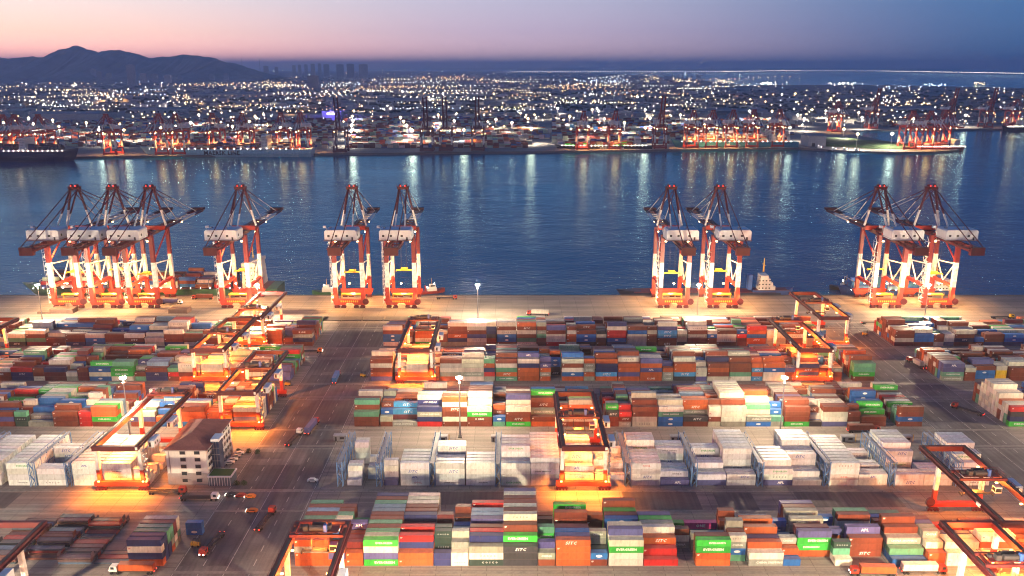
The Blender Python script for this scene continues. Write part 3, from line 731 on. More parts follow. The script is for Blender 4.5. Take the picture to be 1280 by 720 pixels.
mass = MB()
for i, it in enumerate(items):
    L_ = CL[it['s']]
    if i in solo:
        ref = it['c'] == 'W'
        o = link('refrigerated_container' if ref else 'shipping_container', CMESH[it['s']], None, (it['x'], it['y'], it['z']))
        o.color = (*it['rgb'], 1)
        tag(o, clabel(it), 'refrigerated container' if ref else 'container', 'refrigerated containers stacked in the yard' if ref else 'shipping containers stacked in the yard')
        right = it['x'] + L_ / 2 < 0          # the end that turns towards the middle of the yard
        for dm in DOORS:
            d = link('door', dm, o)
            d.color = (*[c * .93 for c in it['rgb']], 1)
            if right: d.rotation_euler = (0, 0, math.pi); d.location = (L_, CW, 0)
        if ref:
            u = link('refrigeration_unit', UNIT, o)
            if not right: u.rotation_euler = (0, 0, math.pi); u.location = (L_, CW, 0)
        if it['mk']:
            t_ = link('lettering' if it['mk'][0] not in ('OVAL', 'CORNER') else 'painted_mark', text_mesh(it['mk']), o)
            t_.location = (L_ / 2 + rnd.choice([0, 0, .6, -.9, 1.3]) * (it['s'] == 4) if it['mk'][0] != 'CORNER' else .95, -.004 + .06 - .012 - .01, CH / 2 if it['mk'][0] != 'CORNER' else CH * .62)
            t_.color = (*it['mk'][1], 1)
    elif it['px'] > 0 or it['t'] == it['n'] - 1 or it['t'] == 0:
        mass.cur = it['rgb']
        container_bm(mass, L_, it['x'], it['y'], it['z'])
        if it['mk'] and it['px'] > 30:
            mass.cur = it['mk'][1]
            vs, fs = text_geo(it['mk'][0], it['mk'][2], it['mk'][3])
            ox = it['x'] + (L_ / 2 if it['mk'][0] != 'CORNER' else .95); oz = it['z'] + (CH / 2 if it['mk'][0] != 'CORNER' else CH * .62)
            mass.add([(x + ox, it['y'] + .03, z + oz) for x, y, z in vs], fs)
tag(mass.obj('stacked_containers', M['cargo_mass'], colors=True), kind='stuff')
# ------------------------------------------------------------------ ship to shore cranes
def sts_crane():
    root = empty('quay_crane')
    for x in (-10, 10):
        for y in (-15, 15):
            b = MB(); w = 2.9 if y < 0 else 2.5
            b.beam((x, y, 4), (x, y, 51), w, w)
            b.obj('leg', M['leg'], root)
        b = MB(); b.beam((x, -13.7, 16.2), (x, 13.9, 16.2), 1.7, 2.4); b.obj('portal_beam', M['red'], root)
        for p, q, r_, mm in (((x, 0, 17.4), (x, -14, 33.5), .5, 'white'), ((x, 0, 17.4), (x, 14, 33.5), .5, 'white'), ((x, -13.8, 33.2), (x, 14, 30), .45, 'white'), ((x, -14, 35), (x, 14, 49.5), .6, 'red')):
            c = MB(); c.tube(p, q, r_, n=8); c.obj('brace', M[mm], root)
    for y in (-15, 15):
        b = MB()
        b.prism([(-13, 6.8), (13, 6.8), (11, 2.6), (3.5, 2.6), (2, 4.2), (-2, 4.2), (-3.5, 2.6), (-11, 2.6)], y - 1.35, y + 1.35)
        b.obj('sill_beam', M['red'], root)
        b = MB(); b.beam((-8.8, y, 50.5), (8.8, y, 50.5), 2.0, 3.2); b.obj('cross_beam', M['red'], root)
        for x in (-9.4, -4.6, 4.6, 9.4):
            c = MB(); c.prism([(x - 2, .9), (x + 2, .9), (x + 1.1, 2.58), (x - 1.1, 2.58)], y - .8, y + .8)
            for k in (-1.35, -.45, .45, 1.35): c.tube((x + k, y - .95, .52), (x + k, y + .95, .52), .45, n=8)
            c.obj('bogie', M['maroon'], root)
    # yellow marks along the landside sill
    b = MB()
    for k in range(9):
        x = -6.6 + k * 1.5
        b.box(x, x + .95, -16.39, -16.36, 4.7, 6.0)
        b.box(x + .25, x + .7, -16.41, -16.39, 5.0, 5.2)
    b.obj('painted_mark', M['yellow'], root)
    b = MB()
    for x in (-3.3, 3.3): b.box(x - .75, x + .75, -55, 17.5, 47.0, 49.0)
    for y in range(-54, 18, 9): b.box(-2.5, 2.5, y, y + .7, 47.6, 48.6)
    b.obj('girder', M['maroon'], root)
    b = MB(); b.box(-5.6, 5.6, -57.2, -52, 49.05, 49.3); b.box(-4.6, 4.6, -58.4, -55.1, 45.2, 50.6)
    for x in (-5.5, 5.5): b.beam((x, -57, 50.4), (x, -38, 50.4), .12); b.box(x - .5, x + .5, -55, -37, 48.95, 49.1)
    b.obj('backreach_platform', M['maroon'], root)
    b = MB()
    for x in (-3.3, 3.3): b.box(x - .7, x + .7, 18.2, 108, 47.1, 49.1)
    for y in range(22, 108, 9): b.box(-2.5, 2.5, y, y + .7, 47.6, 48.6)
    for x in (-4.9, 4.9):
        b.box(x - .6, x + .6, 19, 108, 48.9, 49.05); b.beam((x * 1.08, 19, 50.2), (x * 1.08, 108, 50.2), .12)
    b.box(-5.2, 5.2, 104, 109, 48.6, 50.6)
    b.obj('boom', M['boom'], root)
    fr = MB()
    for s in (-1, 1):
        fr.beam((s * 3.0, 15, 84), (s * 9.4, 15, 52.2), 1.25, 1.25)
    fr.obj('apex_frame', M['frame'], root)
    fr = MB()
    for s in (-1, 1): fr.beam((s * 2.6, 14, 84), (s * 3.6, -13, 52.2), .95, .95)
    fr.obj('rear_frame', M['frame'], root)
    b = MB(); b.box(-4.2, 4.2, 13.2, 16.8, 83.6, 85.6); b.box(-4.8, 4.8, 12.6, 17.4, 85.65, 85.8)
    for x in (-4.6, -1.5, 1.5, 4.6): b.tube((x, 12.9, 85.8), (x, 12.9, 87.2), .08, n=5)
    for x in (-2.2, 2.2): b.tube((x, 14, 86.6), (x, 16, 86.6), .9, n=10)
    b.beam((-4.6, 12.9, 87.1), (4.6, 12.9, 87.1), .1)
    b.obj('apex_platform', M['maroon'], root)
    for s in (-1, 1):
        for y2, z2 in ((52, 50.2), (92, 50.2)):
            c = MB(); c.tube((s * 3.0, 15.5, 84), (s * 3.3, y2, z2), .34, n=6); c.obj('forestay', M['stay'], root)
        c = MB(); c.tube((s * 3.0, 14.5, 84), (s * 3.3, -57, 51.2), .36, n=6); c.obj('backstay', M['maroon'], root)
    # machinery house with sloped eaves, doors and windows
    h = MB(); h.prism([(-11.2, 51.2), (11.2, 51.2), (11.2, 57.4), (10.2, 58.4), (-10.2, 58.4), (-11.2, 57.4)], -36, -22)
    house = h.obj('machinery_house', M['grey_white'], root)
    b = MB(); b.box(-11.8, 11.8, -36.8, -21.2, 50.75, 51.15)
    for x in (-11.6, 11.6): b.beam((x, -36.6, 52.2), (x, -21.4, 52.2), .1)
    b.beam((-11.6, -36.7, 52.2), (11.6, -36.7, 52.2), .1)
    b.obj('platform', M['maroon'], house)
    b = MB()
    for x in (-8.3, -3, 4.6): b.box(x - .8, x + .8, -36.06, -36.01, 53.6, 55.0)
    b.box(7.6, 8.8, -36.06, -36.01, 51.3, 53.4); b.box(11.21, 11.27, -33, -31.2, 53.6, 55.2)
    b.obj('window', M['dark'], house)
    b = MB(); b.box(-9, -7.6, -30, -27.5, 58.45, 59.3); b.obj('roof_vent', M['steel'], house)
    b = MB(); b.tube((3, -31, 58.45), (3, -31, 59.8), .5, n=8); b.obj('exhaust_pipe', M['steel'], house)
    b = MB(); b.box(-14.6, -12.6, -24, -21.6, 57.5, 59.2); b.tube((-12.6, -22.8, 58), (-11.0, -22.8, 52), .12, n=5); b.obj('service_crane', M['grey_white'], root)
    # trolley with the driver's cab
    b = MB(); b.box(-4.4, 4.4, 26, 33, 49.2, 50.3); b.box(-1.6, 1.6, 27, 32, 50.35, 51.8); b.obj('trolley', M['maroon'], root)
    c = MB(); c.box(.2, 2.9, 33.4, 36.4, 43.8, 46.6); cab = c.obj('operator_cab', M['white'], root)
    g = MB(); g.box(.3, 2.8, 33.34, 33.39, 44.6, 46.2); g.box(.1, .16, 33.6, 36.2, 44.6, 46.2); g.obj('pane', M['glass'], cab)
    b = MB()
    for x in (-2, 2):
        for y in (27.5, 31.5): b.tube((x, y, 49.1), (x, y, 24.6), .08, n=4)
    b.obj('hoist_rope', M['dark'], root)
    b = MB(); b.box(-6.1, 6.1, 28.4, 30.6, 23.4, 24.1); b.box(-2.4, 2.4, 27, 32, 24.15, 25.2)
    for x in (-6.05, 6.05): b.box(x - .25, x + .25, 28.3, 30.7, 22.9, 23.4)
    b.obj('spreader', M['yellow'], root)
    b = MB(); b.box(-7.4, 7.4, -10, -5.5, 8.2, 8.9)
    for x in (-7.2, 7.2): b.tube((x, -7.7, 2), (x, -7.7, 8.2), .4, n=6)
    for x in (-7.2, 0, 7.2): b.beam((x, -9.9, 8.9), (x, -9.9, 10.2), .12)
    b.beam((-7.3, -9.9, 10.1), (7.3, -9.9, 10.1), .12)
    b.obj('lashing_platform', M['yellow'], root)
    # zig-zag stair tower on a landside leg
    b = MB(); z = 5.0; s = 1
    while z < 46:
        b.beam((-12.4, -16.6 if s > 0 else -13.2, z), (-12.4, -13.2 if s > 0 else -16.6, z + 3.3), .5, .14)
        b.box(-13.0, -11.4, -17.2, -12.6, z - .08, z + .03)
        z += 3.4; s = -s
    for yy in (-17.1, -12.7): b.tube((-13, yy, 4), (-13, yy, 47), .09, n=4)
    b.obj('stair', M['white'], root)
    b = MB(); b.tube((12.1, -17.6, 5.4), (12.1, -16.6, 5.4), 2.3, n=18); b.tube((12.1, -17.9, 5.4), (12.1, -16.4, 5.4), .6, n=10); b.obj('cable_reel', M['maroon'], root)
    b = MB(); b.box(-3, 3, -13, -11.6, 51.2, 53.0); b.obj('electric_cabinet', M['white'], root)
    for x, y, z in ((-8, -16.6, 46.4), (8, -16.6, 46.4), (-8, 17, 47), (8, 17, 47), (0, -13.4, 18.2), (-10, 1, 14.6), (10, 1, 14.6), (3.4, 60, 46.8), (-3.4, 60, 46.8), (0, -50, 46.7)):
        b = MB(); b.box(x - .62, x + .62, y - .42, y + .42, z - .3, z + .3); fl_ = b.obj('floodlight', M['lamp_warm'], root)
    for x, y, z in ((-1.6, 13, 86.3), (1.6, 13, 86.3)):
        b = MB(); b.blob((x, y, z), .45); b.obj('warning_light', M['tail_light'], root)
    return root
proto = sts_crane()
def lift(o):
    if o.type == 'MESH':
        for v in o.data.vertices:
            if 43 < v.co.z < 66: v.co.z += 4
for o_ in [o for o in COL.objects if o.parent is not None and (o.parent == proto or o.parent.parent == proto)]: lift(o_)
index_kids()
STS = [(-327, .0, 'outermost red and white quay crane at the far left end of the near berth'),
       (-298.6, 0, 'second red and white quay crane of the crowded left group'),
       (-271, 0, 'third crane of the crowded left group, with the clearest long boom tip'),
       (-203, 0, 'lone red and white quay crane beside the bright white ship superstructure'),
       (-119.5, 0, 'left crane of the middle pair, left of the lone quayside lamp mast'),
       (-81.4, 0, 'right crane of the middle pair, nearest the lone quayside lamp mast'),
       (119, 0, 'quay crane standing over the small ship bow, left of the bright mast'),
       (155.5, 0, 'quay crane between the bright lamp mast and the white ship bridge'),
       (275.7, 0, 'quay crane in front of the blue containers, left of the far right pair'),
       (313.4, 0, 'last quay crane at the right end of the near berth')]
for k, (x, rz, lab) in enumerate(STS):
    o = proto if k == 0 else copy_tree(proto)
    o.location = (x, 605, .1)
    dy = (-30, -22, -36, -26, -30, -24, -33, -27, -21, -35)[k]
    for ch in o.children_recursive:
        if ch.parent == o and ch.name.split('.')[0] in ('trolley', 'operator_cab', 'hoist_rope', 'spreader'): ch.location.y = dy
    tag(o, lab, 'quay crane', 'ship to shore cranes along the near quay')
    lamp('crane_lamp', (x - 4, 605 - 10, 49.5), P_CRANE * 3.0, C_CRANE, 1.2, spot=110)
    lamp('crane_lamp', (x + 3, 605 + 4, 49.5), P_CRANE * 2.2, C_CRANE, 1.2, spot=95)
    lamp('crane_lamp', (x, 605 - 2, 11.5), P_CRANE * .5, C_CRANE, .8)
    lamp('crane_lamp', (x + (12.8 if k % 2 else -12.8), 605 - 18.5, 12), P_CRANE * .4, C_CRANE, .6, spot=140)

# ------------------------------------------------------------------ yard gantry cranes
def yard_crane(trolley_y):
    root = empty('gantry_crane')
    for x in (-9, 9):
        for y in (0, 42):
            b = MB(); b.beam((x * 1.02, y, 3.6), (x * .985, y, 19.2), 1.5, 1.5); b.obj('leg', M['yleg'], root)
            c = MB()
            c.prism([(x - 2.6, .95), (x + 2.6, .95), (x + 1.2, 2.2), (x - 1.2, 2.2)], y - .6, y + .6)
            for k in (-1.9, -.7, .7, 1.9): c.tube((x + k, y - .6, .55), (x + k, y + .6, .55), .48, n=8)
            c.obj('bogie', M['maroon'], root)
        b = MB()
        b.box(x * .96 - .8, x * .96 + .8, -2, 57, 19.2, 21.3)
        b.obj('girder', M['maroon'], root)
        b = MB(); sx = 1 if x > 0 else -1
        b.box(x * .96 - .35, x * .96 + .35, -1.6, 56.6, 21.33, 21.47)
        b.obj('trolley_rail', M['dark'], root)
        b = MB(); b.box(x * .96 + sx * .82, x * .96 + sx * 1.75, -2, 57, 20.2, 20.3); b.beam((x * .96 + sx * 1.7, -2, 21.3), (x * .96 + sx * 1.7, 57, 21.3), .09)
        for yy in range(-2, 58, 4): b.beam((x * .96 + sx * 1.7, yy, 20.3), (x * .96 + sx * 1.7, yy, 21.3), .08)
        b.obj('walkway', M['maroon'], root)
    for y in (-2, 57):
        b = MB(); b.box(-9.5, 9.5, y - .7, y + .7, 19.1, 21.25); b.obj('end_beam', M['maroon'], root)
    for y in (0, 42):
        b = MB(); b.box(-11.4, 11.4, y - .85, y + .85, 2.2, 4.1); b.obj('sill_beam', M['red'], root)
    t = trolley_y
    b = MB()
    for yy in (t - 3.2, t + 3.2): b.box(-8.9, 8.9, yy - .4, yy + .4, 21.5, 22.5)
    for x in (-7.6, 0, 7.6): b.box(x - .35, x + .35, t - 2.8, t + 2.8, 21.6, 22.4)
    b.box(-6.9, 6.9, t - 2.4, t + 2.4, 22.5, 22.6)
    for x in (-8.6, 8.6): b.beam((x, t - 3.3, 23.5), (x, t + 3.3, 23.5), .1)
    for yy in (t - 3.4, t + 3.4): b.beam((-8.6, yy, 23.5), (8.6, yy, 23.5), .1)
    tr = b.obj('trolley', M['maroon'], root)
    b = MB()
    b.tube((-2.6, t - 1.2, 23.6), (2.0, t - 1.2, 23.6), .95, n=12); b.tube((-2.2, t + 1.4, 23.5), (2.2, t + 1.4, 23.5), .8, n=12)
    b.box(-4.8, -3.2, t - 1.6, t + .4, 22.62, 24.4); b.box(3, 4.2, t - .4, t + 1.6, 22.62, 24.0); b.box(-6.3, -5.4, t, t + 1.4, 22.62, 23.5)
    b.obj('hoist', M['dark'], tr)
    b = MB(); b.box(2.2, 3.2, t - 2.2, t - .9, 22.62, 25.2); b.obj('drive_cabinet', M['blue'], tr)
    b = MB(); b.box(4.4, 6.8, t - 4.6, t - 2.2, 16.9, 19.3); cab = b.obj('operator_cab', M['white'], root)
    g = MB(); g.box(4.5, 6.7, t - 4.66, t - 4.61, 17.3, 18.8); g.box(4.34, 4.39, t - 4.4, t - 2.4, 17.3, 18.8); g.obj('pane', M['glass'], cab)
    b = MB()
    for x in (-2.4, 2.4):
        for yy in (t - 1, t + 1): b.tube((x, yy, 21.5), (x, yy, 15.2), .06, n=4)
    b.obj('hoist_rope', M['dark'], root)
    b = MB(); b.box(-6.1, 6.1, t - .35, t + .35, 14.1, 14.6); b.box(-2.6, 2.6, t - 1.2, t + 1.2, 14.65, 15.3)
    for x in (-6.0, 6.0): b.box(x - .2, x + .2, t - 1.25, t + 1.25, 13.8, 14.5)
    b.obj('spreader', M['dark'], root)
    for y0 in (4, 24):
        b = MB(); b.box(10.9, 13.5, y0, y0 + 6.6, 17.6, 20.6); ec = b.obj('electric_house', M['grey_white'], root)
        g = MB(); g.box(11.3, 12.2, y0 - .06, y0 - .01, 18, 19.9); g.obj('door', M['dark'], ec)
        for y1 in (1, 3): g = MB(); g.box(13.51, 13.56, y0 + y1, y0 + y1 + .8, 18.6, 19.6); g.obj('vent', M['dark'], ec)
    b = MB(); z = 4.2; s = 1
    while z < 18.5:
        b.beam((10.6, -.8 if s > 0 else 1.6, z), (10.6, 1.6 if s > 0 else -.8, z + 2.3), .6, .12); b.box(10.2, 11.2, -1.3, 2.1, z - .06, z); z += 2.35; s = -s
    b.obj('stair', M['steel'], root)
    b = MB(); b.tube((-10.9, 40.5, 4.6), (-10.9, 41.4, 4.6), 1.8, n=18); b.obj('cable_reel', M['maroon'], root)
    b = MB(); b.box(-10.4, -9.98, 10, 12.2, 19.7, 20.9); b.box(8.5, 9.48, -2.75, -2.71, 19.6, 20.9); b.obj('sign_plate', M['white'], root)
    for x, y in ((-7.2, -1), (7.2, -1), (-7.2, 14), (7.2, 14), (-7.2, 30), (7.2, 30), (-7.2, 43), (7.2, 43)):
        b = MB(); b.box(x - .45, x + .45, y - .3, y + .3, 18.7, 19.1); b.obj('floodlight', M['lamp_orange'], root)
    for x in (-9.3, 9.3):
        b = MB(); b.box(x - .35, x + .35, -1.15, -.86, 4.2, 4.7); b.obj('floodlight', M['lamp_orange'], root)
    return root
RMG = [(30, 317, 28, 'dark red gantry crane glowing orange in the middle of the white reefers'),
       (-54, 439, 52, 'gantry crane beside the roadway, left end of the fourth block'),
       (169, 439, 50, 'gantry crane lit orange at the right end of the fourth block'),
       (202, 500, 30, 'gantry crane nearest the quay at the right, beside the right road'),
       (178, 258, 30, 'large gantry crane cut by the right edge over the nearest block'),
       (157, 199, 33, 'gantry crane in the bottom right corner reaching out of the frame'),
       (-65, 199, 50, 'gantry crane at the bottom, left of the middle, over orange lit boxes'),
       (-170, 199, 20, 'gantry crane in the bottom left corner beside the flat racks'),
       (-164, 317, 54, 'gantry crane over white reefers left of the office building'),
       (-133, 377, 30, 'gantry crane behind the office building at the roadway corner'),
       (-169, 439, 26, 'gantry crane straddling stacks left of the roadway, middle of three'),
       (-166, 500, 14, 'gantry crane nearest the quay on the left of the roadway'),
       (-317, 439, 20, 'gantry crane cut by the left edge, its right leg in view')]
for k, (x, y, ty, lab) in enumerate(RMG):
    o = yard_crane(ty)
    o.location = (x, y, .1)
    tag(o, lab, 'gantry crane', 'rail mounted gantry cranes over the container blocks')
    for lx, ly, pw in ((0, 6, 1.0), (0, 33, .8)) if k != 7 else ((0, 10, .3),):
        lamp('gantry_lamp', (x + lx, y + ly, 18.3), P_YARD * pw, C_YARD, .8)
    for lx in (-7.5, 7.5):
        lamp('gantry_lamp', (x + lx, y - 3.2, 9.0), P_YARD * .9, C_YARD, .5, spot=150)
    if k in (5, 6):
        lamp('gantry_lamp', (x, y + 48, 17.5), P_YARD * .6, C_YARD, .8)

# ------------------------------------------------------------------ high lamp masts
def lamp_mast(h):
    root = empty('lamp_mast')
    b = MB(); b.box(-.9, .9, -.9, .9, 0, .5); b.obj('base', M['quay'], root)
    b = MB(); b.tube((0, 0, .5), (0, 0, h), .38, .17, n=10); b.obj('pole', M['steel'], root)
    b = MB()
    for k in range(16):
        a, c = 2 * math.pi * k / 16, 2 * math.pi * (k + 1) / 16
        b.beam((.9 * math.cos(a), .9 * math.sin(a), h - .2), (.9 * math.cos(c), .9 * math.sin(c), h - .2), .12)
    for k in range(4): b.beam((0, 0, h - .1), (.9 * math.cos(k * math.pi / 2), .9 * math.sin(k * math.pi / 2), h - .2), .1)
    b.obj('lamp_ring', M['steel'], root)
    b = MB(); b.tube((0, 0, h - 3.1), (0, 0, h - 3.0), .6, n=16); b.obj('light_shield_disc', M['dark'], root)  # disc added under the lamp to block light straight below
    for k in range(8):
        a = 2 * math.pi * (k + .5) / 8
        c = MB(); x, y = 1.0 * math.cos(a), 1.0 * math.sin(a)
        c.tube((x, y, h - .85), (x * 1.2, y * 1.2, h - .2), .46, .34, n=8)
        c.obj('floodlight', M['lamp_white'], root)
    return root
MASTS = [(-324, 549, 29, 'tall lamp mast burning at the left before the outermost crane'), (-174, 549, 29, 'tall lamp mast glowing beside the lone crane and bright superstructure'),
         (-23.5, 549, 29, 'slim lamp mast alone against the water in the middle of the quay'), (127.5, 549, 29, 'tall lamp mast between the two cranes right of the middle'),
         (284.5, 549, 29, 'tall lamp mast among the last pair of quay cranes'),
         (-184, 369, 31, 'tall lamp mast over the blue and green stacks on the left'), (-25, 369, 31, 'tall lamp mast behind the white reefers left of the lit gantry crane'),
         (129, 369, 31, 'tall lamp mast behind the white reefers at the right'), (290, 369, 31, 'tall lamp mast beyond the right edge road')]
for x, y, h, lab in MASTS:
    o = lamp_mast(h); o.location = (x, y, .03)
    tag(o, lab, 'lamp mast', 'high floodlight masts in the yard')
    lamp('mast_lamp', (x, y, h - 1.6), P_MAST * (.72 if y > 500 else .36), C_MAST, .8)
# the next row of masts stands just below the frame and lights the fronts of the stacks
for x, y in ((-336, 196), (-184, 196), (-18, 196), (136, 196), (290, 196)):
    o = lamp_mast(31); o.location = (x, y, .03)
    tag(o, 'tall lamp mast standing in the lane before the nearest block', 'lamp mast', 'high floodlight masts in the yard')
    lamp('mast_lamp', (x, y, 29.4), P_MAST * 1.45, C_MAST, .8)

# ------------------------------------------------------------------ office building
def office():
    root = empty('office_building', (-146.6, 322, .03))
    Wd, Dp, H = 17.2, 31.0, 16.2
    M['wall'] = mat('cream_render', (.72, .70, .66), .8, noise=.15)
    M['shaded_base_trim'] = mat('shaded_base_trim_grey', (.34, .30, .30), .8, noise=.15)  # darker grey puts shade on the lower storeys into colour; trim shares it
    M['roof'] = ground_mat('maroon_roof_tile', (.17, .065, .055), (.25, .10, .085), .3)
    b = MB(); b.box(0, Wd, 0, Dp, 5.2, H); b.obj('wall', M['wall'], root)
    b = MB(); b.box(-.15, Wd + .15, -.15, Dp + .15, 0, 5.2); b.obj('shaded_base_trim', M['shaded_base_trim'], root)
    e = .9; z0, z1 = H + .02, H + 4.2
    b = MB()
    A = [(-e, -e, z0), (Wd + e, -e, z0), (Wd + e, Dp + e, z0), (-e, Dp + e, z0), (Wd / 2, 8.5, z1), (Wd / 2, Dp - 8.5, z1)]
    b.add(A, [(0, 1, 4), (1, 2, 5, 4), (2, 3, 5), (3, 0, 4, 5), (3, 2, 1, 0)])
    rf = b.obj('roof', M['roof'], root)
    b = MB(); b.box(-e - .1, Wd + e + .1, -e - .1, -e, H - .3, H + .1); b.box(Wd + e, Wd + e + .1, -e, Dp + e, H - .3, H + .1); b.obj('gutter', M['shaded_base_trim'], rf)
    def window(x, y, z, face, w=1.7, h=1.5, lit=False):
        f = MB(); g = MB()
        if face == 'front':
            f.box(x - w / 2 - .12, x + w / 2 + .12, y - .22, y - .02, z - .14, z + h + .12); g.box(x - w / 2, x + w / 2, y - .26, y - .225, z, z + h)
        else:
            f.box(y + .02, y + .22, x - w / 2 - .12, x + w / 2 + .12, z - .14, z + h + .12); g.box(y + .225, y + .26, x - w / 2, x + w / 2, z, z + h)
        o = f.obj('window', M['shaded_base_trim'], root); g.obj('pane', M['glass'], o)
    for fl_ in range(5):
        z = 1.3 + fl_ * 3.2
        off = 0 if fl_ > 1 else -.15
        for x in (7.2, 13.3): window(x, off, z, 'front', 2.2)
        for y in (2.2, 4.4, 12.5, 15.6, 18.7, 21.8, 24.9, 28): window(y, Wd - off, z, 'side', 1.5)
    b = MB(); b.box(1.2, 1.5, -.22, -.02, 1, H - .5); b.obj('drain_pipe', M['shaded_base_trim'], root)
    b = MB(); b.box(Wd + .02, Wd + 3.4, 5.8, 10.6, 0, H + 1.2); st = b.obj('stair_tower', mat('blue_curtain_wall', (.03, .06, .13), .18, noise=0, spec=.8), root)
    b = MB(); b.box(Wd + .3, Wd + 3.9, 5.2, 11.2, H + 1.22, H + 2.3); b.obj('tower_cap', M['grey_white'], st)
    b = MB()
    for z in range(2, 17, 3): b.box(Wd + .1, Wd + 3.43, 5.74, 5.79, z, z + .15)
    for x in (1.1, 2.2): b.box(Wd + x, Wd + x + .1, 5.74, 5.79, 0, H + 1)
    b.obj('mullion', M['steel'], st)
    b = MB(); b.box(Wd + .2, Wd + 10.0, -1.5, 5.6, 0, 4.2); en = b.obj('entrance_hall', mat('entrance_glass', (.10, .13, .17), .25, noise=0, spec=.7), root)
    b = MB(); b.box(Wd + .05, Wd + 10.4, -1.9, 5.72, 4.22, 4.75); b.obj('parapet', M['grey_white'], en)
    b = MB(); b.box(Wd + .6, Wd + 9.9, -1.4, 5.2, 4.76, 4.82); b.obj('roof_garden', mat('roof_turf', (.045, .13, .025), .95, noise=.5, nscale=2.5), en)
    b = MB()
    for k in range(9): b.box(Wd + .5 + k * 1.12, Wd + .66 + k * 1.12, -1.56, -1.51, .1, 4.1)
    b.obj('mullion', M['grey_white'], en)
    return root
tag(office(), 'five storey cream office block with a maroon hipped roof and glass entrance hall', 'office building')
# ------------------------------------------------------------------ reefer racks
def rack():
    root = empty('reefer_rack')
    for x in (0, 2.3):
        for y in np.arange(0, 31, 5.0):
            b = MB(); b.beam((x, y, 0), (x, y, 10.8), .28); b.obj('post', M['blue_rack'], root)
    for z in (5.3, 10.5):
        b = MB(); b.box(.3, 2.0, -.2, 30.2, z, z + .1); b.obj('deck', M['steel'], root)
    b = MB()
    for x in (-.08, 2.38):
        for z in (6.4, 11.6): b.beam((x, 0, z), (x, 30, z), .16)
        for y in np.arange(0, 30, 5.0):
            for z in (0.2, 5.5): b.beam((x, y, z), (x, y + 5, z + 4.8), .14)
    b.obj('railing', M['blue_rack'], root)
    b = MB(); z = .2; s = 1
    while z < 10:
        b.beam((.3 if s > 0 else 2.0, -.9, z), (2.0 if s > 0 else .3, -.9, z + 2.6), .7, .12); z += 2.6; s = -s
    for x in (.1, 2.2): b.beam((x, -1.2, 0), (x, -1.2, 11.6), .2)
    b.obj('stair', M['blue_rack'], root)
    return root
rk = rack(); index_kids()
RX = [(-74.2, 'blue steel reefer rack standing nearest the roadway'), (-57.6, 'blue rack second from the roadway beside the short reefer stacks'), (-35.0, 'blue rack between plain reefers and blue lettered reefers'),
      (-7.2, 'blue rack left of the tall blue lettered reefer stack'), (48.0, 'blue rack just right of the orange lit gantry crane'), (76.2, 'blue rack behind the low slate coloured reefers'),
      (104.2, 'blue rack left of the reefers with red lettering'), (132.4, 'blue rack along the longest full reefer stack'), (160.2, 'blue rack standing before the tall right reefer block'),
      (188.2, 'blue rack at the right end under the large gantry girders'), (-189.2, 'blue rack stair end left of the left gantry crane'), (-204.6, 'blue rack between low reefers at the left'), (-232, 'blue rack among the outermost left reefers')]
for k, (x, lab) in enumerate(RX):
    o = rk if k == 0 else copy_tree(rk)
    o.location = (x, 321, .03); tag(o, lab, 'reefer rack', 'blue racks between the refrigerated stacks')

# ------------------------------------------------------------------ trucks, cars and yard things
def truck(x, y, deg, cabcol, load=None, lab='', lights=True):
    root = empty('terminal_truck', (x, y, .03), R(deg))
    cm = {'red': M['red'], 'white': M['white'], 'yellow': M['yellow'], 'orange': M['orange']}[cabcol]
    b = MB(); b.box(-6.3, 6.2, -.55, .55, 1.05, 1.35); b.box(-6.3, 6.3, -1.22, -.95, 1.15, 1.4); b.box(-6.3, 6.3, .95, 1.22, 1.15, 1.4)
    for xx in (-6.2, -3, 0, 3, 6.1): b.box(xx - .15, xx + .15, -.95, .95, 1.12, 1.38)
    b.box(6.2, 9.6, -.6, .6, .7, 1.1)
    b.obj('chassis', M['dark'], root)
    b = MB(); b.prism([(6.7, 1.12), (9.5, 1.12), (9.5, 1.9), (9.05, 3.15), (6.7, 3.15)], -1.15, 1.15); cb = b.obj('cab', cm, root)
    b = MB(); b.add([(9.36, -1.0, 2.05), (9.36, 1.0, 2.05), (9.1, .95, 3.0), (9.1, -.95, 3.0)], [(0, 1, 2, 3)]); b.box(7.6, 8.8, -1.2, -1.17, 2.0, 2.95); b.box(7.6, 8.8, 1.17, 1.2, 2.0, 2.95); b.obj('window', M['glass'], cb)
    for xx in (-5.4, -4.2, 6.6, 8.7):
        for s in (-1, 1):
            b = MB(); b.tube((xx, s * .7, .5), (xx, s * 1.2, .5), .5, n=10); b.obj('wheel', M['black'], root)
    if lights:
        for s in (-1, 1):
            b = MB(); b.box(9.52, 9.62, s * .75 - .2, s * .75 + .2, 1.25, 1.6); b.obj('headlight', M['head_light'], cb)
            b = MB(); b.box(-6.42, -6.32, s * .9 - .18, s * .9 + .18, 1.1, 1.4); b.obj('tail_light', M['tail_light'], root)
    tag(root, lab, 'truck', 'terminal trucks driving in the yard')
    if load:
        for c, sz, off, lab2 in load:
            o = link('shipping_container', CMESH[sz], None)
            o.matrix_world = Matrix.Translation((x, y, .03)) @ Matrix.Rotation(R(deg), 4, 'Z') @ Matrix.Translation((off, -CW / 2, 1.42))
            o.color = (*CCOL[c], 1)
            tag(o, lab2, 'container', 'containers riding on trucks')
            for dm in DOORS: d = link('door', dm, o); d.color = (*CCOL[c], 1)
def at(px, py): return ground(px, py)
def T(px, py, deg, cab, load, lab, lights=True):
    x, y = at(px, py); truck(x, y, deg, cab, load, lab, lights)
T(420, 476, 92, 'red', [('b', 4, -6.1, 'blue container riding on the truck driving up the roadway')], 'truck with a blue container driving up the roadway')
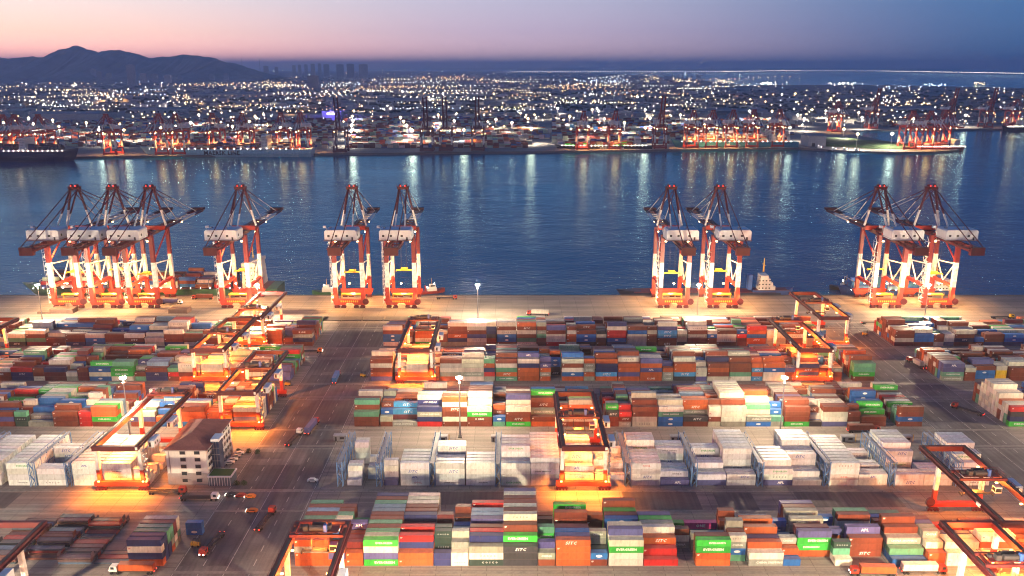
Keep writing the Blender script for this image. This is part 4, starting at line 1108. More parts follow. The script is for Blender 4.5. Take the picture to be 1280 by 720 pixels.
T(389, 538, 84, 'red', [('p', 4, -6.1, 'grey container on the truck near the lower roadway')], 'truck carrying a grey container away down the roadway')
T(366, 552, 80, 'white', None, 'empty flatbed truck with lit lamps on the roadway, left of a loaded one')
T(330, 655, 82, 'red', None, 'red cabbed empty flatbed with bright rear lamps beside the nearest block')
T(245, 625, 0, 'white', None, 'white cabbed empty flatbed crossing below the office block')
T(268, 680, 262, 'red', None, 'red cabbed flatbed facing the camera beside the blue topped stack')
T(675, 394, 172, 'red', [('w', 4, -6.1, 'cream container riding along the open quay apron')], 'red cabbed truck hauling a cream container across the quay apron')
T(1075, 540, 0, 'red', [('r', 4, -6.1, 'rust container on the truck passing behind the reefers')], 'red cabbed truck with a rust container in the lane behind the reefers')
T(1148, 716, 0, 'red', [('w', 4, -6.1, 'pale pink container on the truck at the bottom edge')], 'red cabbed truck with a pale container at the bottom right edge')
T(1096, 719, 178, 'red', [('o', 4, -6.1, 'orange red container on the truck leaving the bottom edge')], 'truck with an orange red container half hidden by the bottom edge')
T(172, 716, 180, 'white', [('o', 4, -6.1, 'orange container on the white cabbed truck at the bottom left')], 'white cabbed truck with an orange container at the bottom left')
T(1147, 458, 100, 'red', [('w', 2, -3.0, 'small white container on the truck on the right road')], 'truck with a small white load on the right road')
T(1213, 516, 130, 'red', None, 'red cabbed flatbed parked beside the mixed stacks on the right road')
T(384, 441, 2, 'orange', None, 'dark flatbed with lit lamps below the stacks at the roadway corner')
T(205, 625 - 8, 0, 'red', None, 'low trailer in the lane below the lit gantry crane', False)
T(185, 378, 0, 'white', [('w', 4, -6.1, 'white container on the truck under the left cranes')], 'white truck under the left quay cranes')
T(212, 380, 0, 'white', [('p', 4, -6.1, 'grey blue container on the truck right of the left cranes')], 'truck with a grey blue container right of the left quay cranes')
T(256, 374, 180, 'red', [('r', 4, -6.1, 'rust container on the apron before the green hull')], 'truck with a rust container before the green hulled ship')
T(1088, 405, 0, 'white', None, 'flatbed with a white cab crossing towards the right blocks')
T(1006, 373, 0, 'white', None, 'empty trailer on the apron left of the right cranes', False)
T(1250, 398, 0, 'yellow', None, 'empty trailer parked on the apron at the far right', False)
T(556, 374, 0, 'red', None, 'empty trailer on the apron right of the middle cranes', False)

def car(x, y, deg, m_, lab, lights=False):
    root = empty('parked_car', (x, y, .03), R(deg))
    b = MB(); b.prism([(-2.2, .35), (2.2, .35), (2.25, .85), (1.3, 1.0), (.7, 1.5), (-1.1, 1.5), (-1.9, 1.02), (-2.25, .95)], -.85, .85); bd = b.obj('body', m_, root)
    b = MB(); b.prism([(-1.65, 1.03), (1.1, 1.03), (.6, 1.42), (-1.05, 1.42)], -.87, .87); b.obj('window', M['glass'], bd)
    for xx in (-1.35, 1.4):
        for s in (-.75, .75):
            b = MB(); b.tube((xx, s - .12, .33), (xx, s + .12, .33), .33, n=10); b.obj('wheel', M['black'], root)
    if lights:
        for s in (-.6, .6):
            b = MB(); b.box(2.26, 2.34, s - .3, s + .3, .55, .85); b.obj('headlight', M['head_light'], bd)
    tag(root, lab, 'car', 'cars in the port')
x, y = at(391, 602); car(x, y, 0, M['white'], 'white car alone on the roadway edge beside the reefers')
for k, (px, py, mm, w_) in enumerate(((287, 580, 'white', 'first white car parked beside the office, nearest the entrance hall'), (291, 576, 'white', 'second white car parked along the office side'),
                                    (295, 572, 'steel', 'grey car parked third along the office side'), (299, 568, 'white', 'white car farthest along the office parking row'))):
    x, y = at(px, py); car(x, y, 20, M[mm], w_)
for px, py, mm, lab, dg_ in ((289, 620, 'dark', 'dark car with bright headlamps right of the white flatbed cab', 180), (301, 621, 'red', 'red car with lit lamps in the row below the office', 180), (313, 622, 'orange', 'orange van like car last in the row below the office', 180)):
    x, y = at(px, py); car(x, y, dg_, M[mm], lab, True)
x, y = at(315, 640); car(x, y, 180, M['orange'], 'small orange car with lamps on the crossing lane', True)
# forklifts
def forklift(px, py, lab):
    x, y = at(px, py); root = empty('forklift', (x, y, .03))
    b = MB(); b.prism([(-1.6, .5), (1.4, .5), (1.4, 1.3), (-.2, 1.5), (-1.6, 1.9)], -.8, .8); b.obj('body', M['yellow'], root)
    b = MB()
    for xx in (-.9, .9):
        for s in (-.7, .7): b.beam((xx, s, 1.4), (xx, s, 2.8), .1)
    b.box(-1, 1, -.8, .8, 2.8, 2.9); b.obj('cage', M['dark'], root)
    b = MB()
    for s in (-.4, .4): b.beam((1.6, s, .2), (1.6, s, 3.6), .15); b.box(1.6, 2.9, s - .08, s + .08, .2, .3)
    b.obj('mast', M['dark'], root)
    for xx in (-1, 1):
        for s in (-.7, .7):
            b = MB(); b.tube((xx, s - .15, .45), (xx, s + .15, .45), .45, n=10); b.obj('wheel', M['black'], root)
    tag(root, lab, 'forklift', 'yellow forklifts in the yard')
forklift(454, 471, 'yellow forklift at the roadway edge beside the orange stacks'); forklift(1081, 419, 'yellow forklift on the right road below a trailer'); forklift(245, 683, 'yellow forklift with a blue drum beside the dark topped stack')
forklift(360, 482, 'yellow forklift next to the gantry leg at the roadway corner')
# power cabins at the back of the racks
for px, py, lab in ((425, 552, 'grey power cabin behind the first blue rack'), (551, 553, 'grey power cabin behind the third blue rack'), (622, 553, 'grey power cabin left of the tall lettered reefers'), (846, 553, 'grey power cabin with a yellow post behind the slate reefers'),
                    (1060, 553, 'dark power cabin behind the longest reefer stack'), (1132, 553, 'dark power cabin behind the right reefer block')):
    x, y = at(px, py); root = empty('power_cabin', (x - 3, y, .03))
    b = MB(); b.box(0, 6, 0, 2.6, .3, 2.9); b.box(-.15, 6.15, -.15, 2.75, 2.9, 3.05); b.obj('body', M['steel'], root)
    b = MB(); b.box(.6, 1.5, -.05, -.01, .4, 2.4); b.box(3, 5, -.05, -.01, 1.2, 2.3); b.obj('door', M['dark'], root)
    b = MB(); b.tube((6.9, 1, 0), (6.9, 1, 3.6), .14, n=6); b.obj('post', M['yellow'], root)
    tag(root, lab, 'power cabin', 'power cabins behind the reefer racks')
# hatch covers lying on the apron
for k, (px, py, w_, d_, h_, lab) in enumerate(((398, 399, 14, 9, .7, 'grey hatch cover laid on the apron, first left of the middle cranes'), (416, 399, 14, 9, .7, 'grey hatch cover laid before the left middle crane'), (441, 399, 14, 9, .7, 'grey hatch cover laid directly below the left middle crane'),
        (467, 399, 14, 9, .7, 'grey hatch cover laid between the middle cranes'), (494, 399, 14, 9, .7, 'grey hatch cover laid before the right middle crane'), (519, 399, 14, 9, .7, 'grey hatch cover last right of the middle cranes'),
        (838, 398, 13, 10, .7, 'orange lit hatch cover before the ship bow crane'), (863, 398, 13, 10, .7, 'orange lit hatch cover below the bright mast'), (887, 398, 13, 10, .7, 'orange lit hatch cover left of the right lit crane'), (911, 398, 13, 10, .7, 'orange lit hatch cover before the right lit crane'),
        (935, 398, 13, 10, .7, 'hatch cover farthest right of the lit cranes'), (80, 390, 17, 8, 3.2, 'brown pile of hatch covers beside the leftmost crane legs'), (58, 391, 10, 6, 1.6, 'low dark hatch cover left of the brown pile'), (225, 390, 14, 8, 3.4, 'brown pile of hatch covers right of the left cranes'))):
    x, y = at(px, py); b = MB(); n_ = max(1, int(h_ / .8))
    for q in range(n_): b.box(-w_ / 2 + .1 * q, w_ / 2 - .06 * q, -d_ / 2 + .07 * q, d_ / 2, q * .8, q * .8 + .66)
    for q in range(5): b.box(-w_ / 2 + .5 + q * (w_ - 1.2) / 4, -w_ / 2 + .7 + q * (w_ - 1.2) / 4, -d_ / 2 + .3, d_ / 2 - .3, n_ * .8 - .14, n_ * .8 - .02)
    o = b.obj('hatch_cover', mat('hatch_cover_paint', (.20, .12, .09) if h_ > 1 else (.13, .12, .11), .7)); o.location = (x, y, .035)
    tag(o, lab, 'hatch cover', 'hatch covers lying on the apron')
# flat racks stored at the left of the nearest block
fr_mesh = {}
def flat_rack_mesh(c, k):
    b = MB(); b.box(0, 12.19, .03, 2.41, 0, .55); b.box(0, 12.19, 0, .16, .05, .66); b.box(0, 12.19, 2.28, 2.44, .05, .66)
    for q in range(7): b.box(.4 + q * 1.8, .6 + q * 1.8, .2, 2.2, .555, .62)
    for xx in (.02, 12.05): b.box(xx, xx + .12, .15, 2.29, .67, .95 if k else 2.3)
    return b.mesh('flat_rack', M['cargo'])
FR = [flat_rack_mesh('r', 1), flat_rack_mesh('r', 0)]
fcols = [(.16, .055, .04), (.10, .045, .04), (.07, .06, .06), (.30, .04, .035), (.08, .12, .20), (.13, .22, .27), (.05, .05, .06), (.20, .10, .07), (.11, .09, .085), (.05, .06, .10)]
fn = {0: 'reddish brown', 1: 'dark brown', 2: 'dusty black', 3: 'red', 4: 'slate blue', 5: 'faded turquoise', 6: 'black', 7: 'pale rust', 8: 'grey brown', 9: 'dark navy'}
colx = [-190.5, -176.5, -163.0, -150.0]
for ci, x0 in enumerate(colx):
    for r in range(11):
        if ci == 3 and r > 3: continue
        if rnd.random() < .06: continue
        nn = 1 + (rnd.random() < .6) + (rnd.random() < .35)
        if ci == 3: nn = 1
        for q in range(nn):
            ck = rnd.randrange(10)
            o = link('flat_rack', FR[1] if (q == nn - 1 and rnd.random() < .3) else FR[0], None, (x0 + rnd.uniform(-.15, .15), 263 + r * 2.8, .03 + q * .98))
            o.color = (*[c * rnd.uniform(.8, 1.2) for c in fcols[ck]], 1)
            tag(o, '%s flat rack, %s in its pile, %s pile back, %s column' % (fn[ck], ['bottom', 'second', 'third'][q], ORD[r + 1], ORD[ci + 1]), 'flat rack', 'collapsed flat racks stored at the left')
# shrubs by the office parking
sm = mat('shrub_leaf', (.03, .055, .02), .9, noise=.5, nscale=2)
for k, (px, py, lab) in enumerate(((298, 566, 'dark shrub at the upper end of the office parking'), (311, 566, 'round shrub beside the upper parking kerb'), (322, 567, 'low shrub at the roadway corner of the parking'), (296, 606, 'dark hedge shrub before the entrance hall'), (305, 606, 'small shrub right of the entrance hall'))):
    x, y = at(px, py); b = MB(); rr = random.Random(k)
    for q in range(320):
        a, h_ = rr.uniform(0, 2 * math.pi), rr.uniform(.1, 1.9); r_ = rr.uniform(0, 1.5) * math.sqrt(max(.05, 1 - ((h_ - .8) / 1.2) ** 2))
        c = Vector((r_ * math.cos(a), r_ * math.sin(a), h_)); u = Vector((rr.uniform(-1, 1), rr.uniform(-1, 1), rr.uniform(-1, 1))).normalized() * .2; v = Vector((rr.uniform(-1, 1), rr.uniform(-1, 1), rr.uniform(-1, 1))).normalized() * .2
        b.add([tuple(c + u), tuple(c + v), tuple(c - u), tuple(c - v)], [(0, 1, 2, 3)])
    root = empty('shrub', (x, y, .03)); b.obj('foliage', sm, root)
    b = MB(); b.tube((0, 0, 0), (0, 0, .9), .12, .05, n=6); b.obj('stem', M['dark'], root)
    tag(root, lab, 'shrub', 'shrubs round the office parking')
# ------------------------------------------------------------------ ships
def text_on(parent, txt, h, col_m, loc, rot=0, spaced=1.08):
    SPACED[txt] = spaced
    vs, fs = text_geo(txt, h, 0)
    me = bpy.data.meshes.new('lettering'); me.from_pydata(vs, [], fs); me.materials.append(col_m); me.update()
    o = link('lettering', me, parent, loc); o.rotation_euler = (0, 0, rot)
    return o
def ship(name, x0, x1, yc, hullm, beam=32, free=9.0, bow='left', house=None, cargo=None, txt=None, lab='', lights=True, cargo_h=4, house_h=22, rot=0, seed=1, tm=None, step=0):
    """hull from x0 to x1, cargo as coloured container rows on deck, one bridge house"""
    rr = random.Random(seed)
    L_ = x1 - x0
    root = empty(name, ((x0 + x1) / 2, yc, wz), rot)
    h = MB(); st_ = 14; ring = []
    top = free + 4
    for i in range(st_ + 1):
        u = i / st_                       # 0 stern .. 1 bow
        w = beam / 2 * (1 if u < .72 else max(.02, 1 - ((u - .72) / .28) ** 2.2)) * (.85 + .15 * min(1, u / .08))
        sh = top * (1 + (.28 * max(0, (u - .8) / .2) ** 1.5))
        xx = -L_ / 2 + u * L_
        fl_ = L_ * .03 * max(0, (u - .8) / .2)
        ring.append([(xx - fl_, -w * .82, -3), (xx, -w, top * .45), (xx + fl_, -w, sh), (xx + fl_, w, sh), (xx, w, top * .45), (xx - fl_, w * .82, -3)])
    sgn = -1 if bow == 'left' else 1
    h.v = [(sgn * p[0], p[1], p[2]) for r_ in ring for p in r_]
    for i in range(st_):
        for j in range(6):
            a, b_, c, d = i * 6 + j, i * 6 + (j + 1) % 6, (i + 1) * 6 + (j + 1) % 6, (i + 1) * 6 + j
            h.f.append((a, b_, c, d) if sgn < 0 else (a, d, c, b_))
    h.f += [tuple(range(6)), tuple(range(st_ * 6, st_ * 6 + 6))]
    h.c = [(1, 1, 1)] * len(h.f)
    hull = h.obj('hull', hullm, root)
    ht = MB(); ht.box(-L_ * .46, L_ * .42 , -beam * .46, beam * .46, top + .02, top + .25) if sgn > 0 else ht.box(-L_ * .42, L_ * .46, -beam * .46, beam * .46, top + .02, top + .25)
    ht.obj('deck', M['maroon'], root)
    hx = None
    if house is not None:
        hx = sgn * (-L_ / 2 + house * L_)
        b = MB(); lv = int(house_h / 3)
        for q in range(lv):
            ww = beam * (.44 if q < lv - 1 else .54); ll = (6.5 - q * .22) if not step else 4 - q * .35
            b.box(hx - ll, hx + ll + step * (lv - 1 - q), -ww, ww, top + .3 + q * 3, top + 3.2 + q * 3)
        hs = b.obj('bridge_house', M['white'], root)
        b = MB()
        for q in range(lv):
            for y_ in np.arange(-beam * .4, beam * .4, 3.0): b.box(hx - 6.62, hx - 6.5 + .35 * 0 , y_, y_ + 1.3, top + 1.4 + q * 3, top + 2.3 + q * 3)
            for xx in np.arange(hx - 4, hx + 4, 2.6): b.box(xx, xx + 1.1, -beam * .44 - .12, -beam * .44 - .02, top + 1.4 + q * 3, top + 2.4 + q * 3)
        b.obj('window', M['glass'], hs)
        b = MB(); b.tube((hx, 0, top + house_h + .3), (hx, 0, top + house_h + 11), .5 + .12 * step, .15 + .1 * step, n=8); b.beam((hx, -4, top + house_h + 6), (hx, 4, top + house_h + 6), .3); b.obj('mast', M['yellow'], root)
        b = MB(); b.box(hx + 5 * sgn * -1 - 7, hx + 5 * sgn * -1 - 4, -3, 3, top + .3, top + house_h * .85); b.obj('funnel', M['blue'], root)
    if cargo:
        b = MB(); xs_ = -L_ * .42
        while xs_ < L_ * .36:
            if not (hx is not None and hx - 20 < xs_ < hx + 8):
                for y_ in np.arange(-beam * .44, beam * .42, 2.55):
                    hh = max(0, int(rr.gauss(cargo_h - .6, .9)))
                    hh = min(hh, cargo_h + 1)
                    for q in range(hh):
                        b.cur = tuple(c * rr.uniform(.8, 1.2) for c in CCOL[rr.choice(cargo)])
                        b.box(xs_, xs_ + 12.1, y_, y_ + 2.44, top + .9 + q * 2.6, top + 3.45 + q * 2.6)
            xs_ += 13.2 if rr.random() < .8 else 15
        if b.v: tag(b.obj('deck_cargo', M['cargo_mass'], root, colors=True), kind='stuff')
        b = MB()
        for xs_ in np.arange(-L_ * .42, L_ * .37, 13.2 * 2):
            for s in (-1, 1): b.beam((xs_ - .5, s * beam * .45, top), (xs_ - .5, s * beam * .45, top + 7), .5)
            b.beam((xs_ - .5, -beam * .45, top + 7), (xs_ - .5, beam * .45, top + 7), .5)
        b.obj('lashing_bridge', M['steel'], root)
    if lights:
        b = MB()
        for xs_ in np.arange(-L_ * .45, L_ * .45, max(5, L_ / 26)):
            b.blob((xs_, -beam * .47, top + 1.1), .5 if yc > 1000 else .25)
        b.obj('deck_light', M['lamp_white'], root)
    if txt: text_on(root, txt[0], txt[1], tm or M['letter'], (txt[2], -beam / 2 - .12, top * .52), 0, txt[3])
    tag(root, lab, 'ship', 'ships moored at the quays')
    return root
HM = dict(green=mat('green_hull', (.03, .10, .05), .5), navy=mat('navy_hull', (.012, .022, .06), .5), teal=mat('pale_teal_hull', (.34, .55, .62), .5), dteal=mat('deep_teal_hull', (.05, .24, .32), .5),
          blackish=mat('black_hull', (.012, .014, .018), .5), redh=mat('red_hull', (.30, .03, .02), .5), blueh=mat('blue_hull', (.02, .06, .22), .5))
ship('container_ship', -385, -185, 643, HM['green'], 28, 3.6, 'left', .10, 'rrnpRwb', None, 'green hulled container ship moored behind the left quay cranes', True, 3, 22, 0, 3)
ship('container_ship', 262, 345, 640, HM['blueh'], 22, 2.2, 'left', .1, 'bbbps', None, 'small ship loaded with blue containers behind the right quay cranes', True, 3, 9, 0, 5)
ship('cargo_ship', 86, 212, 636, HM['navy'], 15, .8, 'left', None, None, None, 'low dark cargo ship hull behind the two lit cranes', False, 1, 15, 0, 6)
ship('survey_ship', 189, 221, 634, HM['blueh'], 9, 2.6, 'right', .26, None, None, 'small white ship with a blue hull and yellow mast right of the lit cranes', False, 1, 14, 0, 7, step=1.7)
def boat(px, py, deg, L_, hm, lab, tall=1.0):
    x, y = ground(px, py, wz); root = empty('tugboat', (x, y, wz), R(deg))
    h = MB(); w = L_ * .16
    a = [(-L_ / 2, -w * .8), (L_ * .2, -w), (L_ * .42, -w * .5), (L_ / 2, 0), (L_ * .42, w * .5), (L_ * .2, w), (-L_ / 2, w * .8)]
    h.v = [(p * .96, q * .85, -1) for p, q in a] + [(p, q, 2.0 + (1.3 if p > L_ * .3 else 0)) for p, q in a]
    k = len(a); h.f = [(i, (i + 1) % k, k + (i + 1) % k, k + i) for i in range(k)] + [tuple(range(k, 2 * k)), tuple(range(k - 1, -1, -1))]; h.c = [(1, 1, 1)] * len(h.f)
    h.obj('hull', hm, root)
    b = MB(); b.box(-L_ * .18, L_ * .16, -w * .6, w * .6, 1.9, 4.6 * tall); b.box(-L_ * .08, L_ * .12, -w * .48, w * .48, 4.65 * tall, 7.2 * tall); wh = b.obj('wheelhouse', M['white'], root)
    b = MB(); b.box(-L_ * .06, L_ * .1, -w * .5, -w * .485, 5.6 * tall, 6.7 * tall); b.box(L_ * .121, L_ * .126, -w * .4, w * .4, 5.6 * tall, 6.7 * tall); b.obj('window', M['glass'], wh)
    b = MB(); b.tube((0, 0, 7.2 * tall), (0, 0, 12.5 * tall), .22, .08, n=6); b.beam((0, -1.6, 10.4 * tall), (0, 1.6, 10.4 * tall), .16); b.obj('mast', M['yellow'], root)
    b = MB(); b.tube((-L_ * .24, w * .3, 1.9), (-L_ * .24, w * .3, 6.5 * tall), .5, n=8); b.obj('funnel', M['red'], root)
    b = MB(); b.blob((L_ * .1, 0, 7.7 * tall), .35); b.blob((-L_ * .17, 0, 5 * tall), .35); b.obj('deck_light', M['lamp_white'], root)
    tag(root, lab, 'boat', 'small boats at the near quay')
boat(409, 367, 190, 24, HM['green'], 'small green tug moored left of the middle cranes'); boat(540, 366, 20, 22, HM['redh'], 'small tug moored just right of the middle cranes')
boat(1057, 362, 170, 26, HM['blackish'], 'dark tug moored left of the right cranes'); 
# ------------------------------------------------------------------ the far port
def far_sts(raised, redm):
    root = empty('quay_crane')
    lp = banded('far_leg_paint', [(14, redm), (30, WHT), (999, redm)])
    for x in (-12, 12):
        for y in (0, 30):
            b = MB(); b.beam((x, y, 1), (x, y, 48), 3.0, 3.0); b.obj('leg', lp, root)
    mm = mat('far_crane_paint', redm, .5)
    b = MB()
    for y in (0, 30): b.box(-14.5, 14.5, y - 1.6, y + 1.6, 2, 6); b.box(-10.4, 10.4, y - 1.3, y + 1.3, 45, 48)
    for x in (-12, 12): b.beam((x, 1.8, 15), (x, 28, 15), 2.2, 2.4); b.beam((x, 15, 16), (x, 2, 31), 1.2); b.beam((x, 15, 16), (x, 28, 31), 1.2); b.beam((x, 2, 33), (x, 28, 45), 1.2)
    b.obj('sill_beam', mm, root)
    b = MB()
    for x in (-3.5, 3.5): b.box(x - 1, x + 1, 2, 78, 48.1, 50.6)
    b.obj('girder', mm, root)
    b = MB()
    for s in (-1, 1):
        b.beam((s * 2.5, 0, 80), (s * 11, 0, 48.2), 1.7); b.beam((s * 2.5, 1, 80), (s * 3.5, 28, 48.4), 1.4)
        b.tube((s * 2.5, 1, 80), (s * 3.5, 72, 50.6), .6, n=5)
        if not raised:
            b.tube((s * 2.5, -1, 80), (s * 3.5, -40, 50.6), .6, n=5); b.tube((s * 2.5, -1, 80), (s * 3.5, -62, 50.6), .6, n=5)
    b.box(-4.5, 4.5, -2.5, 2.5, 79.5, 82)
    b.obj('apex_frame', banded('far_apex_paint', [(62, WHT), (999, redm)]), root)
    b = MB()
    if raised:
        for x in (-3.5, 3.5): b.beam((x, -2.5, 49), (x, -17, 112), 2.6, 3.2)
        for q in range(8): b.beam((-3, -3.5 - q * 1.9, 53 + q * 8), (3, -3.5 - q * 1.9, 53 + q * 8), 1.0)
    else:
        for x in (-3.5, 3.5): b.box(x - 1, x + 1, -66, -.4, 48.1, 50.4)
        for q in range(8): b.box(-2.4, 2.4, -62 + q * 8, -61 + q * 8, 48.5, 50)
    b.obj('boom', mm, root)
    b = MB(); b.box(-10, 10, 34, 48, 50.7, 57.5); b.obj('machinery_house', M['grey_white'], root)
    b = MB()
    for x in (-9, 9):
        for y in (-3, 33): b.blob((x, y, 43), .8)
    for y in (-20, -45): b.blob((0, y if not raised else 5, 46.5), .8)
    b.obj('floodlight', M['lamp_warm'], root)
    return root
fa_, fb_, fc_ = far_sts(False, (.40, .04, .02)), far_sts(True, (.13, .04, .05)), far_sts(True, (.34, .05, .03))
index_kids()
protos = {'L': fa_, 'D': fb_, 'U': fc_}
used = set()
FS = [('L', 8, 'first red crane above the dark navy ship at the far left'), ('L', 22, 'second red crane above the dark navy ship at the far left'), ('L', 52, 'red crane above the navy ship stern on the far shore'), ('L', 136, 'lone bright red crane on the far quay between the two left ships'),
      ('L', 201, 'red crane over the bow of the pale teal ship'), ('L', 222, 'second red crane over the pale teal ship'), ('L', 268, 'tall red crane over the middle of the pale teal ship'), ('L', 305, 'crane glowing orange over the teal ship containers'), ('L', 353, 'red crane behind the lit bridge of the pale teal ship'),
      ('L', 377, 'red crane at the stern of the pale teal ship'), ('D', 424, 'dark crane with raised boom beside the violet lit building'), ('D', 533, 'left dark crane with raised boom on the empty far quay'), ('D', 557, 'middle dark crane with raised boom on the empty far quay'),
      ('D', 597, 'tall dark crane with raised boom, rightmost on the empty far quay'), ('L', 729, 'red crane over the bow half of the black ship'), ('L', 769, 'red crane over the middle of the black ship'), ('U', 826, 'raised boom red crane between the black ship and deep teal ship'),
      ('L', 866, 'first red crane over the deep teal ship'), ('L', 890, 'second red crane over the deep teal ship'), ('L', 915, 'third red crane over the deep teal ship'), ('L', 941, 'fourth red crane over the deep teal ship'), ('L', 973, 'red crane at the right end of the deep teal ship')]
def shore_y(px): return np.interp(px, [0, 90, 240, 400, 560, 700, 830, 1000], [197, 196, 194, 192, 190, 189, 187, 184.5])
for kd, px, lab in FS:
    x, y = ground(px, shore_y(px))
    o = protos[kd] if kd not in used else copy_tree(protos[kd]); used.add(kd)
    o.location = (x, y + 8, .06); tag(o, lab, 'quay crane', 'quay cranes on the far shore')
    if kd == 'L': lamp('far_crane_lamp', (x, y + 14, 43), P_FAR * 1.6, C_CRANE, 2.0, spot=130); lamp('far_crane_lamp', (x, y + 4, 30), P_FAR * .035, C_CRANE, 6.0)
for kd, px, py, lab in (('L', 1138, 188, 'first red crane of the lit cluster at the end of the spit'), ('L', 1160, 188, 'middle red crane of the lit cluster at the end of the spit'), ('L', 1180, 186, 'last red crane of the lit cluster at the end of the spit'),
                        ('U', 1092, 161.5, 'raised boom crane on the back basin behind the green mounds'), ('U', 1188, 160.5, 'tall raised boom crane behind the spit cluster'), ('U', 1236, 160.5, 'leaning raised boom crane near the right edge'), ('L', 1046, 166, 'red crane behind the mounds beside a bright lamp'), ('L', 1268, 160.5, 'orange lit crane at the right edge of the far shore')):
    x, y = ground(px, py); o = copy_tree(protos[kd]); o.location = (x, y + 5, .06); tag(o, lab, 'quay crane', 'quay cranes on the far shore')
    if kd == 'L': lamp('far_crane_lamp', (x, y + 10, 43), P_FAR * 1.6, C_CRANE, 2.0, spot=130); lamp('far_crane_lamp', (x, y + 4, 30), P_FAR * .04, C_CRANE, 6.0)
def fx(px, py): return ground(px, py, wz)
a = fx(-70, 203); b_ = fx(88, 203)
ship('container_ship', a[0], b_[0], a[1] + 24, HM['navy'], 40, 16, 'right', .62, 'kkdnm', None, 'dark navy ship with white deck lamps cut by the left edge, far shore', True, 4, 24, 0, 11)
a = fx(176, 196.5); b_ = fx(388, 196.5)
ship('container_ship', a[0], b_[0], a[1] + 24, HM['teal'], 42, 11, 'left', .27, 'rrnpoywm', ('MAERSK LINE', 8.2, -8, 1.1), 'long pale teal ship with dark lettering on the far shore', True, 4, 28, 0, 12, tm=M['dark'])
a = fx(697, 189); b_ = fx(816, 189)
ship('container_ship', a[0], b_[0], a[1] + 22, HM['blackish'], 30, 6, 'left', .15, 'rrmykg', ('EVERGREEN', 5.2, 15, 1.5), 'black hulled ship with white lettering moored on the far shore', True, 3, 20, 0, 13)
a = fx(845, 187); b_ = fx(999, 187)
ship('container_ship', a[0], b_[0], a[1] + 24, HM['dteal'], 42, 12, 'left', .22, 'orowywn', ('MOL', 9, 0, 3.2), 'deep teal ship with three wide spaced letters on the far shore', True, 4, 26, 0, 14)
a = fx(1140, 189); b_ = fx(1203, 188)
ship('container_ship', a[0], b_[0], a[1] + 12, HM['redh'], 30, 5, 'right', .8, 'orRw', None, 'red hulled ship under the lit cranes at the end of the spit', True, 3, 16, 0, 15)
a = fx(1256, 164); b_ = fx(1300, 164)
ship('container_ship', a[0], b_[0], a[1] + 12, HM['blackish'], 34, 8, 'left', .5, 'roRw', None, 'dark ship cut by the right edge on the back basin', True, 3, 20, 0, 16)
for k, (px, py, lab) in enumerate(((1024, 187.2, 'white harbour boat first along the spit edge'), (1042, 189.6, 'second harbour boat along the spit edge'), (1056, 190.2, 'third harbour boat along the spit edge'), (1070, 191, 'harbour boat with bright lamps farthest along the spit'))):
    x, y = fx(px, py); boat(px, py, 175, 26, HM['blackish'], lab, 1.2)

# container field on the far side, thousands of boxes: one object
rr = random.Random(8)
fm = MB()
def far_block(px0, px1, py0, dens=.8, hmax=4, pal='rrrrrrwwwwwwwyyyoommssbp'):
    x0, y0 = ground(px0, py0); x1, _ = ground(px1, py0)
    y = y0
    for r in range(7):
        x = x0
        while x < x1:
            h_ = rr.choices(range(0, hmax + 1), [1.2] + [1] * hmax)[0]
            if rr.random() < dens and h_:
                fm.cur = tuple(c * rr.uniform(.8, 1.2) for c in CCOL[rr.choice(pal)])
                if rr.random() < .5 or h_ < 2:
                    fm.box(x, x + 12.2, y, y + 2.6, .05, h_ * 2.6)
                else:
                    k = rr.randint(1, h_ - 1); fm.box(x, x + 12.2, y, y + 2.6, .05, k * 2.6)
                    fm.cur = tuple(c * rr.uniform(.8, 1.2) for c in CCOL[rr.choice(pal)]); fm.box(x, x + 12.2, y, y + 2.6, k * 2.6, h_ * 2.6)
            x += 12.8 if rr.random() > .05 else 26
        y += 3.2
for py in (187.2, 183.2, 179.5, 176, 172.5, 169, 166, 163, 160, 157, 154.2, 151.5):
    far_block(60 if py < 184 else 395, 410 + (185 - py) * .3, py - (1.5 if py > 186 else 0), .75)
    far_block(432 - (185 - py) * .1, 690 - rr.uniform(0, 40), py - 2.2, .8)
    if py < 183: far_block(690, 850, py, .7)
    if py < 178: far_block(850, 1010 - rr.uniform(0, 60), py, .55)
for py in (158.5, 155.5): far_block(1080, 1180, py, .4); far_block(-80, 60, py + 20, .7)
for py in (192, 187, 182, 177, 172, 167): far_block(-90, 60, py, .7)
tag(fm.obj('stacked_containers', M['cargo_mass'], colors=True), kind='stuff')

# sheds and city
shed_m = mat('pale_metal_shed', (.42, .42, .44), .6); roof_m = mat('grey_shed_roof', (.20, .21, .24), .7)
def shed(px0, px1, py, d, h_, lab):
    (x0, y), (x1, _) = ground(px0, py), ground(px1, py)
    root = empty('warehouse', ((x0 + x1) / 2, y, .05)); w = (x1 - x0) / 2
    b = MB(); b.box(-w, w, 0, d, 0, h_); b.obj('wall', shed_m, root)
    b = MB(); b.add([(-w - 1, -1, h_ + .05), (w + 1, -1, h_ + .05), (w + 1, d / 2, h_ + 5), (-w - 1, d / 2, h_ + 5), (w + 1, d + 1, h_ + .05), (-w - 1, d + 1, h_ + .05)], [(0, 1, 2, 3), (3, 2, 4, 5), (0, 3, 5), (1, 4, 2), (0, 5, 4, 1)]); b.obj('roof', roof_m, root)
    b = MB()
    for x in np.arange(-w + 8, w - 12, 26): b.box(x, x + 7, -.3, -.05, 0, 7)
    b.obj('door', M['dark'], root)
    tag(root, lab, 'warehouse', 'warehouses on the far shore')
shed(40, 124, 153, 120, 26, 'long pale warehouse behind the far left cranes'); shed(160, 235, 141, 90, 14, 'low grey warehouse behind the second group of far cranes'); shed(880, 960, 143, 100, 14, 'grey warehouse behind the deep teal ship')
